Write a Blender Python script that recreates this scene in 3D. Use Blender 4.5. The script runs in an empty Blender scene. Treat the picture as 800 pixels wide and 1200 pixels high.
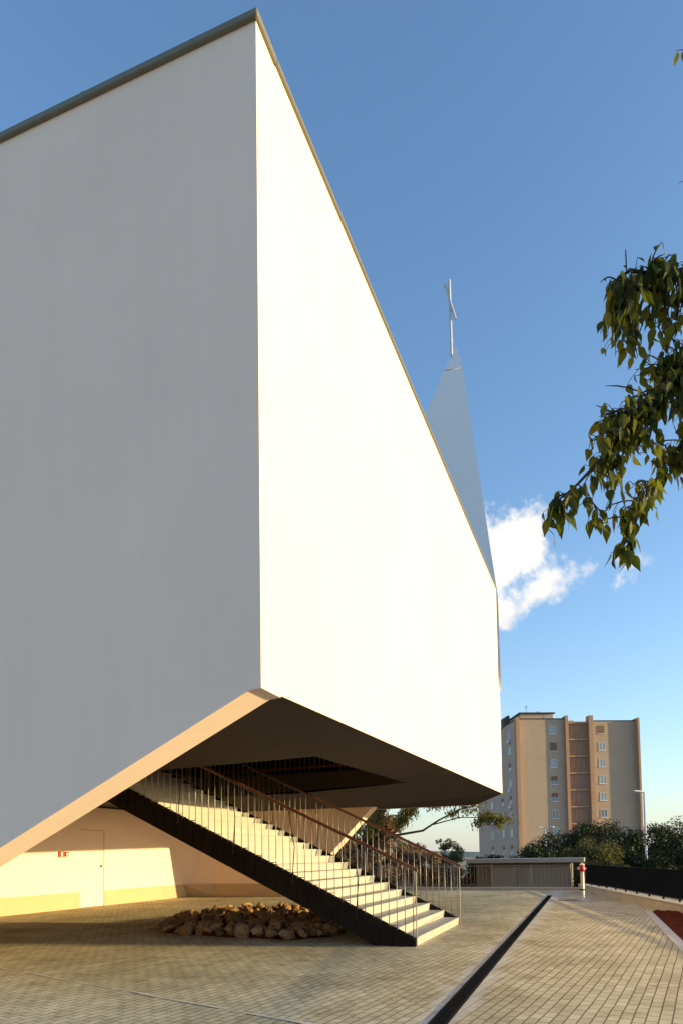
import bpy, bmesh, math, random
import numpy as np
from mathutils import Vector, Matrix, noise

SC = bpy.context.scene
COL = SC.collection
R = math.radians
random.seed(11)

# ------------------------------------------------------------------ frames
# site grid: a runs along the front of the church (to the left and away),
# b runs along its sunlit flank (away from the viewer)
TH = R(20.0)
UU = Vector((math.sin(TH), math.cos(TH), 0))
VV = Vector((-math.cos(TH), math.sin(TH), 0))
def G(a, b, z=0.0):
    return VV * a + UU * b + Vector((0, 0, z))

# ------------------------------------------------------------------ materials
def new_mat(name):
    m = bpy.data.materials.new(name)
    m.use_nodes = True
    nt = m.node_tree
    return m, nt, nt.nodes['Principled BSDF']

def mat(name, col, rough=0.7, metal=0.0, var=0.12, scale=3.0, bump=0.0, bscale=40.0, col2=None, spec=0.3, detail=6, tint=0.0, streak=0.0):
    m, nt, b = new_mat(name)
    N, L = nt.nodes, nt.links
    tc = N.new('ShaderNodeTexCoord')
    nz = N.new('ShaderNodeTexNoise'); nz.inputs['Scale'].default_value = scale
    nz.inputs['Detail'].default_value = detail; nz.inputs['Roughness'].default_value = 0.6
    L.new(tc.outputs['Object'], nz.inputs['Vector'])
    cr = N.new('ShaderNodeValToRGB')
    c = Vector(col)
    ca = c * (1 - var); cb = (Vector(col2) if col2 else c * (1 + var))
    cr.color_ramp.elements[0].position = 0.3; cr.color_ramp.elements[0].color = (*ca, 1)
    cr.color_ramp.elements[1].position = 0.7; cr.color_ramp.elements[1].color = (*cb, 1)
    L.new(nz.outputs['Fac'], cr.inputs['Fac'])
    out = cr.outputs['Color']
    if tint > 0:      # every object of a repeat gets its own tone
        oi = N.new('ShaderNodeObjectInfo')
        hs = N.new('ShaderNodeHueSaturation')
        mr = N.new('ShaderNodeMapRange'); mr.inputs['To Min'].default_value = 1 - tint; mr.inputs['To Max'].default_value = 1 + tint
        L.new(oi.outputs['Random'], mr.inputs['Value']); L.new(mr.outputs['Result'], hs.inputs['Value'])
        L.new(out, hs.inputs['Color']); out = hs.outputs['Color']
    if streak > 0:    # faint weathering runs down the face
        mp = N.new('ShaderNodeMapping'); mp.inputs['Scale'].default_value = (2.2, 2.2, 0.12)
        L.new(tc.outputs['Object'], mp.inputs['Vector'])
        ns = N.new('ShaderNodeTexNoise'); ns.inputs['Scale'].default_value = 1.6; ns.inputs['Detail'].default_value = 8; ns.inputs['Roughness'].default_value = 0.7
        L.new(mp.outputs[0], ns.inputs['Vector'])
        rs_ = N.new('ShaderNodeMapRange'); rs_.inputs['From Min'].default_value = 0.3; rs_.inputs['From Max'].default_value = 0.7
        rs_.inputs['To Min'].default_value = 1 - streak; rs_.inputs['To Max'].default_value = 1 + streak * 0.4
        L.new(ns.outputs['Fac'], rs_.inputs['Value'])
        hs2 = N.new('ShaderNodeHueSaturation'); L.new(rs_.outputs[0], hs2.inputs['Value']); L.new(out, hs2.inputs['Color']); out = hs2.outputs['Color']
    L.new(out, b.inputs['Base Color'])
    b.inputs['Roughness'].default_value = rough
    b.inputs['Metallic'].default_value = metal
    b.inputs['Specular IOR Level'].default_value = spec
    if bump > 0:
        n2 = N.new('ShaderNodeTexNoise'); n2.inputs['Scale'].default_value = bscale; n2.inputs['Detail'].default_value = 4
        L.new(tc.outputs['Object'], n2.inputs['Vector'])
        bp = N.new('ShaderNodeBump'); bp.inputs['Strength'].default_value = bump; bp.inputs['Distance'].default_value = 0.02
        L.new(n2.outputs['Fac'], bp.inputs['Height']); L.new(bp.outputs['Normal'], b.inputs['Normal'])
    return m

M = {}
M['plaster'] = mat('white_plaster', (0.885, 0.70, 0.595), 0.9, var=0.03, scale=0.45, bump=0.16, bscale=55, spec=0.1, streak=0.03)
M['plinth'] = mat('ochre_plinth', (0.55, 0.40, 0.25), 0.85, var=0.05, scale=2, bump=0.1, bscale=90)
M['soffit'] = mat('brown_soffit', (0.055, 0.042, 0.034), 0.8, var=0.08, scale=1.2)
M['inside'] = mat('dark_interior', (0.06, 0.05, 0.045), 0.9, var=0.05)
M['coping'] = mat('coping_metal', (0.19, 0.185, 0.145), 0.45, metal=0.3, var=0.05, scale=2)
M['spire'] = mat('spire_render', (0.82, 0.83, 0.86), 0.7, var=0.02, scale=0.6)
M['steel'] = mat('brushed_steel', (0.34, 0.315, 0.28), 0.45, metal=0.6, var=0.06, scale=8)
M['stair'] = mat('white_terrazzo', (0.42, 0.385, 0.325), 0.65, var=0.07, scale=5, bump=0.05, bscale=60, tint=0.03)
M['stringer'] = mat('dark_stringer_steel', (0.022, 0.015, 0.011), 0.7, var=0.3, scale=3, spec=0.1)
M['rail'] = mat('varnished_handrail', (0.15, 0.052, 0.026), 0.42, var=0.25, scale=9)
M['stone'] = mat('rough_stone', (0.25, 0.135, 0.06), 0.95, var=0.4, scale=7, bump=0.8, bscale=16, col2=(0.44, 0.27, 0.14), tint=0.4, spec=0.1)
M['concrete'] = mat('cast_concrete', (0.40, 0.36, 0.30), 0.85, var=0.12, scale=3, bump=0.2, bscale=35)
M['edging'] = mat('pale_edging', (0.47, 0.44, 0.38), 0.85, var=0.14, scale=5, bump=0.15, bscale=40)
M['joint'] = mat('pale_mortar', (0.60, 0.53, 0.41), 0.95, var=0.15, scale=6, spec=0.05)
M['iron'] = mat('cast_iron_grate', (0.011, 0.010, 0.009), 0.85, var=0.3, scale=9, spec=0.08)
M['black'] = mat('black_fence_paint', (0.006, 0.006, 0.0065), 0.7, var=0.1, spec=0.1)
M['fence_grey'] = mat('grey_fence_metal', (0.20, 0.20, 0.19), 0.5, metal=0.3, var=0.1)
M['soil'] = mat('red_soil', (0.080, 0.017, 0.005), 0.98, var=0.45, scale=5, bump=0.8, bscale=14, spec=0.03)
M['shed_wall'] = mat('grey_shed_cladding', (0.19, 0.18, 0.165), 0.7, var=0.06, scale=2)
M['shed_dark'] = mat('brown_shed_cladding', (0.11, 0.085, 0.065), 0.7, var=0.1, scale=2)
M['shed_roof'] = mat('shed_roof_edge', (0.24, 0.235, 0.23), 0.6, var=0.1, scale=2)
M['apt'] = mat('tan_render', (0.42, 0.315, 0.23), 0.9, var=0.06, scale=0.35, bump=0.15, bscale=5)
M['apt_side'] = mat('pink_tan_render', (0.47, 0.31, 0.235), 0.9, var=0.05, scale=0.35)
M['apt_fin'] = mat('orange_render', (0.40, 0.245, 0.155), 0.85, var=0.06, scale=0.8)
M['apt_louvre'] = mat('brown_louvre', (0.40, 0.26, 0.18), 0.75, var=0.08, scale=1.5)
M['apt_roof'] = mat('dark_roof_felt', (0.07, 0.062, 0.058), 0.8)
M['frame'] = mat('white_window_frame', (0.58, 0.57, 0.55), 0.5, var=0.04)
M['shutter'] = mat('brown_roller_shutter', (0.20, 0.115, 0.06), 0.7, var=0.1)
M['shutter2'] = mat('red_brown_shutter', (0.26, 0.09, 0.055), 0.7, var=0.1)
M['red'] = mat('hydrant_red', (0.50, 0.020, 0.018), 0.4, var=0.1, scale=12)
M['silver'] = mat('hydrant_silver', (0.62, 0.58, 0.52), 0.45, metal=0.35, var=0.06, scale=7)
M['pole'] = mat('galvanised_pole', (0.55, 0.55, 0.54), 0.5, metal=0.25, var=0.05)
M['bark'] = mat('grey_bark', (0.075, 0.058, 0.042), 0.9, var=0.3, scale=8, bump=0.6, bscale=20)
M['twig'] = mat('dark_twig', (0.05, 0.035, 0.022), 0.85, var=0.2)
M['berry'] = mat('dark_berry', (0.03, 0.018, 0.02), 0.5)
M['sign_red'] = mat('sign_red', (0.52, 0.045, 0.02), 0.5, var=0.04)
M['sign_white'] = mat('sign_white', (0.8, 0.79, 0.75), 0.5, var=0.02)
M['terrain'] = mat('dry_ground', (0.25, 0.20, 0.125), 0.95, var=0.3, scale=0.2, bump=0.5, bscale=2)
M['rock'] = mat('dry_bank', (0.13, 0.10, 0.075), 0.95, var=0.35, scale=1.6, bump=0.9, bscale=4)
M['hills'] = mat('far_hills', (0.10, 0.12, 0.12), 0.95, var=0.2, scale=0.01)

def glass_mat():
    m, nt, b = new_mat('window_glass')
    b.inputs['Base Color'].default_value = (0.10, 0.125, 0.14, 1)
    b.inputs['Roughness'].default_value = 0.06
    b.inputs['Specular IOR Level'].default_value = 0.9
    return m
M['glass'] = glass_mat()

def curtain_mat():
    m = mat('net_curtain_glass', (0.27, 0.31, 0.33), 0.12, var=0.15, scale=3, spec=0.7)
    return m
M['curtain'] = curtain_mat()

def leaf_mat(name, c1, c2, trans=0.35, scale=0.8, rough=0.5):
    m, nt, b = new_mat(name)
    N, L = nt.nodes, nt.links
    geo = N.new('ShaderNodeNewGeometry')
    cr = N.new('ShaderNodeValToRGB')
    cr.color_ramp.elements[0].color = (*c1, 1); cr.color_ramp.elements[1].color = (*c2, 1)
    L.new(geo.outputs['Random Per Island'], cr.inputs['Fac'])
    L.new(cr.outputs['Color'], b.inputs['Base Color'])
    b.inputs['Roughness'].default_value = rough
    b.inputs['Specular IOR Level'].default_value = 0.14
    tr = N.new('ShaderNodeBsdfTranslucent')
    mx = N.new('ShaderNodeMix'); mx.data_type = 'RGBA'; mx.blend_type = 'MULTIPLY'; mx.inputs[0].default_value = 1
    L.new(cr.outputs['Color'], mx.inputs[6]); mx.inputs[7].default_value = (1.9, 1.6, 0.5, 1)
    L.new(mx.outputs[2], tr.inputs['Color'])
    ms = N.new('ShaderNodeMixShader'); ms.inputs[0].default_value = trans
    L.new(b.outputs[0], ms.inputs[1]); L.new(tr.outputs[0], ms.inputs[2])
    L.new(ms.outputs[0], N['Material Output'].inputs['Surface'])
    return m
M['leaf_near'] = leaf_mat('hackberry_leaf', (0.028, 0.050, 0.012), (0.092, 0.115, 0.028), 0.48)
M['leaf_dark'] = leaf_mat('evergreen_leaf', (0.008, 0.018, 0.006), (0.042, 0.052, 0.016), 0.06)
M['leaf_olive'] = leaf_mat('olive_leaf', (0.045, 0.055, 0.020), (0.12, 0.115, 0.045), 0.2)
M['leaf_rust'] = leaf_mat('rusty_leaf', (0.055, 0.045, 0.018), (0.17, 0.085, 0.032), 0.2)
M['leaf_dry'] = leaf_mat('dry_leaf', (0.11, 0.08, 0.055), (0.27, 0.20, 0.14), 0.15)
M['leaf_branch'] = leaf_mat('light_green_leaf', (0.06, 0.075, 0.022), (0.16, 0.16, 0.055), 0.3)

def paving_mat():
    m, nt, b = new_mat('block_paving')
    N, L = nt.nodes, nt.links
    tc = N.new('ShaderNodeTexCoord')
    mp = N.new('ShaderNodeMapping')
    mp.inputs['Rotation'].default_value = (0, 0, -R(90 - 28.0))
    L.new(tc.outputs['Object'], mp.inputs['Vector'])
    # slight waviness of the courses
    wn = N.new('ShaderNodeTexNoise'); wn.inputs['Scale'].default_value = 0.9; wn.inputs['Detail'].default_value = 2
    L.new(mp.outputs[0], wn.inputs['Vector'])
    sub = N.new('ShaderNodeVectorMath'); sub.operation = 'SUBTRACT'; sub.inputs[1].default_value = (0.5, 0.5, 0.5)
    L.new(wn.outputs['Color'], sub.inputs[0])
    scl = N.new('ShaderNodeVectorMath'); scl.operation = 'SCALE'; scl.inputs['Scale'].default_value = 0.03
    L.new(sub.outputs[0], scl.inputs[0])
    add = N.new('ShaderNodeVectorMath'); add.operation = 'ADD'
    L.new(mp.outputs[0], add.inputs[0]); L.new(scl.outputs[0], add.inputs[1])
    br = N.new('ShaderNodeTexBrick')
    br.offset = 0.5; br.squash = 1.0
    br.inputs['Scale'].default_value = 1.0
    br.inputs['Brick Width'].default_value = 0.2
    br.inputs['Row Height'].default_value = 0.1
    br.inputs['Mortar Size'].default_value = 0.0065
    br.inputs['Mortar Smooth'].default_value = 0.35
    br.inputs['Bias'].default_value = 0.0
    br.inputs['Color1'].default_value = (0.60, 0.53, 0.365, 1)
    br.inputs['Color2'].default_value = (0.475, 0.415, 0.275, 1)
    br.inputs['Mortar'].default_value = (0.15, 0.115, 0.075, 1)
    L.new(add.outputs[0], br.inputs['Vector'])
    # broad stains
    n1 = N.new('ShaderNodeTexNoise'); n1.inputs['Scale'].default_value = 0.55; n1.inputs['Detail'].default_value = 7; n1.inputs['Roughness'].default_value = 0.65
    L.new(tc.outputs['Object'], n1.inputs['Vector'])
    r1 = N.new('ShaderNodeValToRGB')
    r1.color_ramp.elements[0].position = 0.32; r1.color_ramp.elements[0].color = (0.70, 0.675, 0.635, 1)
    r1.color_ramp.elements[1].position = 0.66; r1.color_ramp.elements[1].color = (1.15, 1.14, 1.12, 1)
    L.new(n1.outputs['Fac'], r1.inputs['Fac'])
    m1 = N.new('ShaderNodeMix'); m1.data_type = 'RGBA'; m1.blend_type = 'MULTIPLY'; m1.inputs[0].default_value = 1
    L.new(br.outputs['Color'], m1.inputs[6]); L.new(r1.outputs['Color'], m1.inputs[7])
    # fine grain
    n2 = N.new('ShaderNodeTexNoise'); n2.inputs['Scale'].default_value = 60; n2.inputs['Detail'].default_value = 4
    L.new(tc.outputs['Object'], n2.inputs['Vector'])
    r2 = N.new('ShaderNodeValToRGB')
    r2.color_ramp.elements[0].position = 0.3; r2.color_ramp.elements[0].color = (0.86, 0.86, 0.86, 1)
    r2.color_ramp.elements[1].position = 0.7; r2.color_ramp.elements[1].color = (1.1, 1.1, 1.1, 1)
    L.new(n2.outputs['Fac'], r2.inputs['Fac'])
    m2 = N.new('ShaderNodeMix'); m2.data_type = 'RGBA'; m2.blend_type = 'MULTIPLY'; m2.inputs[0].default_value = 1
    L.new(m1.outputs[2], m2.inputs[6]); L.new(r2.outputs['Color'], m2.inputs[7])
    n5 = N.new('ShaderNodeTexNoise'); n5.inputs['Scale'].default_value = 3.1; n5.inputs['Detail'].default_value = 8; n5.inputs['Roughness'].default_value = 0.75
    L.new(tc.outputs['Object'], n5.inputs['Vector'])
    r5 = N.new('ShaderNodeValToRGB')
    r5.color_ramp.elements[0].position = 0.33; r5.color_ramp.elements[0].color = (0.72, 0.68, 0.62, 1)
    r5.color_ramp.elements[1].position = 0.50; r5.color_ramp.elements[1].color = (1.03, 1.03, 1.03, 1)
    L.new(n5.outputs['Fac'], r5.inputs['Fac'])
    m5 = N.new('ShaderNodeMix'); m5.data_type = 'RGBA'; m5.blend_type = 'MULTIPLY'; m5.inputs[0].default_value = 1
    L.new(m2.outputs[2], m5.inputs[6]); L.new(r5.outputs['Color'], m5.inputs[7]); m2 = m5
    # pale lime bloom alongside the drainage channel (a = 1.31)
    sx = N.new('ShaderNodeVectorMath'); sx.operation = 'DOT_PRODUCT'; sx.inputs[1].default_value = tuple(VV)
    L.new(tc.outputs['Object'], sx.inputs[0])
    df = N.new('ShaderNodeMath'); df.operation = 'SUBTRACT'; df.inputs[1].default_value = 1.28
    L.new(sx.outputs['Value'], df.inputs[0])
    ab = N.new('ShaderNodeMath'); ab.operation = 'ABSOLUTE'; L.new(df.outputs[0], ab.inputs[0])
    n3 = N.new('ShaderNodeTexNoise'); n3.inputs['Scale'].default_value = 2.2; n3.inputs['Detail'].default_value = 5
    L.new(tc.outputs['Object'], n3.inputs['Vector'])
    wd = N.new('ShaderNodeMath'); wd.operation = 'MULTIPLY_ADD'; wd.inputs[1].default_value = -0.75; wd.inputs[2].default_value = 0.30
    L.new(n3.outputs['Fac'], wd.inputs[0])
    su = N.new('ShaderNodeMath'); su.operation = 'ADD'; L.new(ab.outputs[0], su.inputs[0]); L.new(wd.outputs[0], su.inputs[1])
    mr = N.new('ShaderNodeMapRange'); mr.inputs['From Min'].default_value = 0.04; mr.inputs['From Max'].default_value = 0.22
    mr.inputs['To Min'].default_value = 0.55; mr.inputs['To Max'].default_value = 0.0
    L.new(su.outputs[0], mr.inputs['Value'])
    m3 = N.new('ShaderNodeMix'); m3.data_type = 'RGBA'
    L.new(mr.outputs[0], m3.inputs[0]); L.new(m2.outputs[2], m3.inputs[6]); m3.inputs[7].default_value = (0.55, 0.53, 0.49, 1)
    L.new(m3.outputs[2], b.inputs['Base Color'])
    b.inputs['Roughness'].default_value = 0.95
    b.inputs['Specular IOR Level'].default_value = 0.06
    bp = N.new('ShaderNodeBump'); bp.inputs['Strength'].default_value = 0.8; bp.inputs['Distance'].default_value = 0.006; bp.invert = True
    L.new(br.outputs['Fac'], bp.inputs['Height'])
    # every block sits at its own small tilt
    wv = N.new('ShaderNodeBump'); wv.inputs['Strength'].default_value = 0.5; wv.inputs['Distance'].default_value = 0.01
    n4 = N.new('ShaderNodeTexNoise'); n4.inputs['Scale'].default_value = 7; n4.inputs['Detail'].default_value = 3
    L.new(tc.outputs['Object'], n4.inputs['Vector']); L.new(n4.outputs['Fac'], wv.inputs['Height'])
    L.new(wv.outputs['Normal'], bp.inputs['Normal'])
    L.new(bp.outputs['Normal'], b.inputs['Normal'])
    return m
M['paving'] = paving_mat()

# ------------------------------------------------------------------ mesh builder
class MB:
    def __init__(s): s.bm = bmesh.new()
    def quad(s, *p):
        return s.bm.faces.new([s.bm.verts.new(Vector(q)) for q in p])
    def prism(s, pts, ext):
        ext = Vector(ext)
        a = [s.bm.verts.new(Vector(p)) for p in pts]
        b = [s.bm.verts.new(Vector(p) + ext) for p in pts]
        s.bm.faces.new(a); s.bm.faces.new(list(reversed(b)))
        n = len(a)
        for i in range(n):
            s.bm.faces.new((a[i], b[i], b[(i + 1) % n], a[(i + 1) % n]))
        return s
    def box(s, x0, x1, y0, y1, z0, z1):
        return s.prism([(x0, y0, z0), (x1, y0, z0), (x1, y1, z0), (x0, y1, z0)], (0, 0, z1 - z0))
    def gbox(s, a0, a1, b0, b1, z0, z1):
        return s.prism([G(a0, b0, z0), G(a1, b0, z0), G(a1, b1, z0), G(a0, b1, z0)], (0, 0, z1 - z0))
    def tube(s, pts, rad, n=8, cap=True):
        pts = [Vector(p) for p in pts]
        if not hasattr(rad, '__len__'): rad = [rad] * len(pts)
        rings = []
        for i, p in enumerate(pts):
            t = (pts[min(i + 1, len(pts) - 1)] - pts[max(i - 1, 0)])
            t = t.normalized() if t.length > 1e-9 else Vector((0, 0, 1))
            ref = Vector((0, 0, 1)) if abs(t.z) < 0.9 else Vector((1, 0, 0))
            e1 = t.cross(ref).normalized(); e2 = t.cross(e1)
            rings.append([s.bm.verts.new(p + (e1 * math.cos(2 * math.pi * k / n) + e2 * math.sin(2 * math.pi * k / n)) * rad[i]) for k in range(n)])
        for i in range(len(rings) - 1):
            for k in range(n):
                s.bm.faces.new((rings[i][k], rings[i][(k + 1) % n], rings[i + 1][(k + 1) % n], rings[i + 1][k]))
        if cap:
            s.bm.faces.new(rings[0]); s.bm.faces.new(list(reversed(rings[-1])))
        return s
    def lathe(s, base, prof, n=20):
        base = Vector(base); pts = [base + Vector((0, 0, z)) for r, z in prof]
        rings = [[s.bm.verts.new(p + Vector((math.cos(2 * math.pi * k / n) * max(r, 1e-4), math.sin(2 * math.pi * k / n) * max(r, 1e-4), 0))) for k in range(n)] for p, (r, z) in zip(pts, prof)]
        for i in range(len(rings) - 1):
            for k in range(n):
                s.bm.faces.new((rings[i][k], rings[i][(k + 1) % n], rings[i + 1][(k + 1) % n], rings[i + 1][k]))
        s.bm.faces.new(list(reversed(rings[0]))); s.bm.faces.new(rings[-1])
        return s
    def build(s, name, m, parent=None, bevel=0.0, smooth=False, base=None):
        bmesh.ops.recalc_face_normals(s.bm, faces=s.bm.faces[:])
        if base is None: base = world_base(parent) if parent else Vector((0, 0, 0))
        if base.length > 0: bmesh.ops.translate(s.bm, verts=s.bm.verts[:], vec=-base)
        if bevel > 0:
            eds = [e for e in s.bm.edges if len(e.link_faces) == 2 and e.calc_face_angle(0) > 0.5]
            bmesh.ops.bevel(s.bm, geom=eds, offset=bevel, segments=1, affect='EDGES', profile=0.5)
        me = bpy.data.meshes.new(name); s.bm.to_mesh(me); s.bm.free()
        return link_mesh(name, me, m, parent, smooth, base if not parent else None)

def world_base(o):
    v = Vector((0, 0, 0))
    while o is not None:
        v = v + Vector(o.location); o = o.parent
    return v

def link_mesh(name, me, m, parent=None, smooth=False, loc=None):
    if m: me.materials.append(m)
    if smooth:
        me.polygons.foreach_set('use_smooth', [True] * len(me.polygons))
    o = bpy.data.objects.new(name, me); COL.objects.link(o)
    if parent: o.parent = parent
    if loc is not None: o.location = loc
    return o

def pydata(name, verts, faces, m, parent=None, smooth=False, loc=None):
    me = bpy.data.meshes.new(name); me.from_pydata([tuple(v) for v in verts], [], faces); me.update()
    return link_mesh(name, me, m, parent, smooth, loc)

def tag(o, label=None, cat=None, group=None, kind=None):
    if label: o['label'] = label
    if cat: o['category'] = cat
    if group: o['group'] = group
    if kind: o['kind'] = kind
    return o

def empty(name, loc, label, cat, group=None):
    o = bpy.data.objects.new(name, None); COL.objects.link(o); o.location = loc
    o.empty_display_size = 0.2
    return tag(o, label, cat, group)

def copy_child(src, parent, loc):
    c = src.copy(); COL.objects.link(c); c.parent = parent; c.location = loc
    return c

# ------------------------------------------------------------------ setting: ground, paving, soil
LOW = -1.6
W1 = Vector((8.891, 24.154, 0)); W2 = Vector((7.697, 15.548, 0))
WD = (W1 - W2).normalized()                     # along the low wall, away
WN = Vector((WD.y, -WD.x, 0))                   # away from the paving
def Wp(s, off=0.0, z=0.0):                      # s metres beyond W2
    return W2 + WD * s + WN * off + Vector((0, 0, z))
BACK = 28.4
def wall_to_b(b):                               # s where the low wall meets grid line b
    return (b - W2.dot(UU)) / WD.dot(UU)
S_END = wall_to_b(BACK)
m = MB()
m.quad((-4000, -4000, LOW), (4000, -4000, LOW), (4000, 4000, LOW), (-4000, 4000, LOW))
g = m.build('ground', M['terrain']); tag(g, kind='structure')
# the raised forecourt: one slab with retaining edges
e0 = Wp(-40); e1 = Wp(S_END)
bl = G(30, BACK); pav_pts = [e0, e1, bl, G(34, -10), Vector((-20, -30, 0))]
m = MB(); m.prism([Vector((p.x, p.y, LOW - 0.2)) for p in pav_pts], (0, 0, -LOW + 0.2))
tag(m.build('paving', M['paving']), kind='structure')
# soil bed
BEDA = -1.16; BEDB = 18.05
def wall_at_b(b, off): 
    p = Wp(wall_to_b(b)); return p + WN * off
c0 = G(BEDA - 0.16, -8); c1 = G(BEDA - 0.16, BEDB - 0.1); c2 = Wp(0.9, -0.02)
sv = []; sf = []
NA, NB = 26, 110
for j in range(NB + 1):
    b = -8 + (BEDB - 0.1 + 8) * j / NB
    pl = G(BEDA - 0.16, b)
    # right limit: the low wall, cut by the bed's far edge
    pr = None
    d = VV * -1
    # intersect the line pl + d*t with the wall line
    den = d.x * WD.y - d.y * WD.x
    w = W2 - pl
    t = (w.x * WD.y - w.y * WD.x) / den
    for i in range(NA + 1):
        f = i / NA
        p = pl + d * (t - 0.02) * f
        z = 0.012 + 0.05 * (noise.noise(Vector((p.x * 2.2, p.y * 2.2, 3))) + 0.5) * min(1, f * 8, (1 - f) * 8 + 0.2) + 0.03 * noise.noise(Vector((p.x * 9, p.y * 9, 7)))
        sv.append((p.x, p.y, max(z, 0.008)))
for j in range(NB):
    for i in range(NA):
        k = j * (NA + 1) + i
        sf.append((k, k + 1, k + NA + 2, k + NA + 1))
tag(pydata('soil_bed', sv, sf, M['soil'], smooth=True), kind='structure')
m = MB()
m.gbox(BEDA - 0.16, BEDA, -8, BEDB, -0.05, 0.012)
far = G(BEDA - 0.16, BEDB)
m.prism([G(BEDA - 0.162, BEDB - 0.12, -0.05), G(BEDA - 0.162, BEDB, -0.05), Wp(wall_to_b(BEDB) - 0.9, -0.02, -0.05) , Wp(wall_to_b(BEDB) - 1.05, -0.02, -0.05)], (0, 0, 0.062))
tag(m.build('bed_kerb', M['edging']), kind='structure')
# kerb along the back edge of the forecourt
m = MB(); m.gbox(-4.2, 12.2, BACK - 0.25, BACK + 0.02, -0.4, 0.12)
tag(m.build('back_kerb', M['concrete'], bevel=0.01), kind='structure')
# pale mortar joints between paving fields
def strip(mb, p, q, w, z=0.004):
    p = Vector(p); q = Vector(q); d = (q - p).normalized(); n = Vector((-d.y, d.x, 0)) * w / 2
    k = max(2, int((q - p).length / 0.09)); prev = None
    for i in range(k + 1):
        c = p + (q - p) * i / k
        ww = max(0.05, 0.7 + 1.6 * noise.noise(Vector((c.x * 2.3, c.y * 2.3, 1))))
        c = c + n * 1.2 * noise.noise(Vector((c.x * 1.1, c.y * 1.1, 8)))
        cur = (mb.bm.verts.new(c + n * ww + Vector((0, 0, z))), mb.bm.verts.new(c - n * ww + Vector((0, 0, z))))
        if prev: mb.bm.faces.new((prev[0], cur[0], cur[1], prev[1]))
        prev = cur
m = MB()
strip(m, (-7.2, 2.8, 0), (-2.0, 11.5, 0), 0.06)
tag(m.build('mortar_joint', M['joint']), kind='structure')
m = MB(); strip(m, (-5.6, 9.95, 0), (-0.2, 5.75, 0), 0.04, 0.006)
tag(m.build('mortar_joint', M['joint']), kind='structure')
m = MB(); strip(m, (4.0, 15.0, 0), (6.9, 15.05, 0), 0.07)
tag(m.build('mortar_joint', M['joint']), kind='structure')
m = MB(); strip(m, (4.9, 17.3, 0), (7.2, 17.0, 0), 0.06)
tag(m.build('mortar_joint', M['joint']), kind='structure')

# drainage channel
dr = empty('drainage_channel', G(1.31, 8, 0), 'long dark slotted drain channel running across the block paving past the stair foot', 'drain')
m = MB()
for s in (-1, 1): m.gbox(1.31 + s * 0.066 - 0.012, 1.31 + s * 0.066 + 0.012, -4, 24.6, -0.02, 0.010)
m.build('channel_rim', M['iron'], dr)
m = MB(); m.gbox(1.257, 1.363, -4, 24.6, -0.02, 0.005); m.build('channel_bed', M['iron'], dr)
m = MB()
b = -4.0
while b < 24.5:
    m.gbox(1.258, 1.362, b, b + 0.022, 0.0052, 0.013); b += 0.05 if b < 12 else 0.1
for b in np.arange(-4, 24.5, 0.5):
    m.gbox(1.30, 1.32, float(b) + 0.03, float(b) + 0.05, 0.0132, 0.016)
m.build('grate', M['iron'], dr)
dr.location = G(1.262, 8, 0); dr.rotation_euler = (0, 0, 0.0066)
# short slot drain beside the hydrant
sd = empty('slot_drain', Vector((6.9, 20.9, 0)), 'short black slot drain in the paving left of the red hydrant', 'drain')
m = MB(); m.box(6.62, 7.20, 20.86, 21.0, -0.02, 0.012); m.build('slot_cover', M['iron'], sd)
m = MB()
for s in (20.845, 21.002): m.box(6.60, 7.22, s, s + 0.013, -0.02, 0.016)
m.build('slot_rim', M['fence_grey'], sd)

# ------------------------------------------------------------------ low wall and black fence on the right
lw = empty('low_wall', Wp(0), 'low pale concrete wall carrying the black fence at the right edge of the paving', 'wall')
m = MB(); m.prism([Wp(-40, 0, -0.3), Wp(S_END + 0.2, 0, -0.3), Wp(S_END + 0.2, 0.30, -0.3), Wp(-40, 0.30, -0.3)], (0, 0, 0.505))
m.build('wall_body', M['concrete'], lw)
m = MB()
s = -20.0
while s < S_END:
    e = min(s + 1.15, S_END + 0.22)
    m.prism([Wp(s, -0.02, 0.205), Wp(e, -0.02, 0.205), Wp(e, 0.32, 0.205), Wp(s, 0.32, 0.205)], (0, 0, 0.035)); s += 1.17
m.build('coping_slab', M['edging'], lw, bevel=0.006)
m = MB(); m.prism([Wp(-40, 0, LOW), Wp(S_END + 0.2, 0, LOW), Wp(S_END + 0.2, 0.26, LOW), Wp(-40, 0.26, LOW)], (0, 0, -LOW - 0.3))
m.build('footing', M['concrete'], lw)

fc = empty('bar_fence', Wp(0, 0.17, 0.24), 'black fence of close upright bars standing on the low concrete wall', 'fence')
FZ0, FZ1 = 0.30, 1.02
m = MB()
for z, h_ in ((FZ0, 0.03), (FZ1 - 0.03, 0.010)): m.prism([Wp(-20, 0.15, z), Wp(S_END - 0.3, 0.15, z), Wp(S_END - 0.3, 0.19, z), Wp(-20, 0.19, z)], (0, 0, h_))
m.build('fence_rail', M['black'], fc)
def fbar(mb, s): mb.prism([Wp(s, 0.14, FZ0 + 0.032), Wp(s + 0.008, 0.14, FZ0 + 0.032), Wp(s + 0.008, 0.20, FZ0 + 0.032), Wp(s, 0.20, FZ0 + 0.032)], (0, 0, FZ1 - FZ0 - 0.064))
sp = 0.145
m0 = MB(); fbar(m0, -1.4); first = m0.build('fence_bar', M['black'], fc)
k = 1
while -1.4 + k * sp < S_END - 0.35 and k < 100:
    copy_child(first, fc, WD * (k * sp)); k += 1
m = MB(); s = -1.4 - sp
while s > -20: fbar(m, s); s -= sp
tag(m.build('fence_bar', M['black'], fc), kind='stuff')
m0 = None
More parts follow.
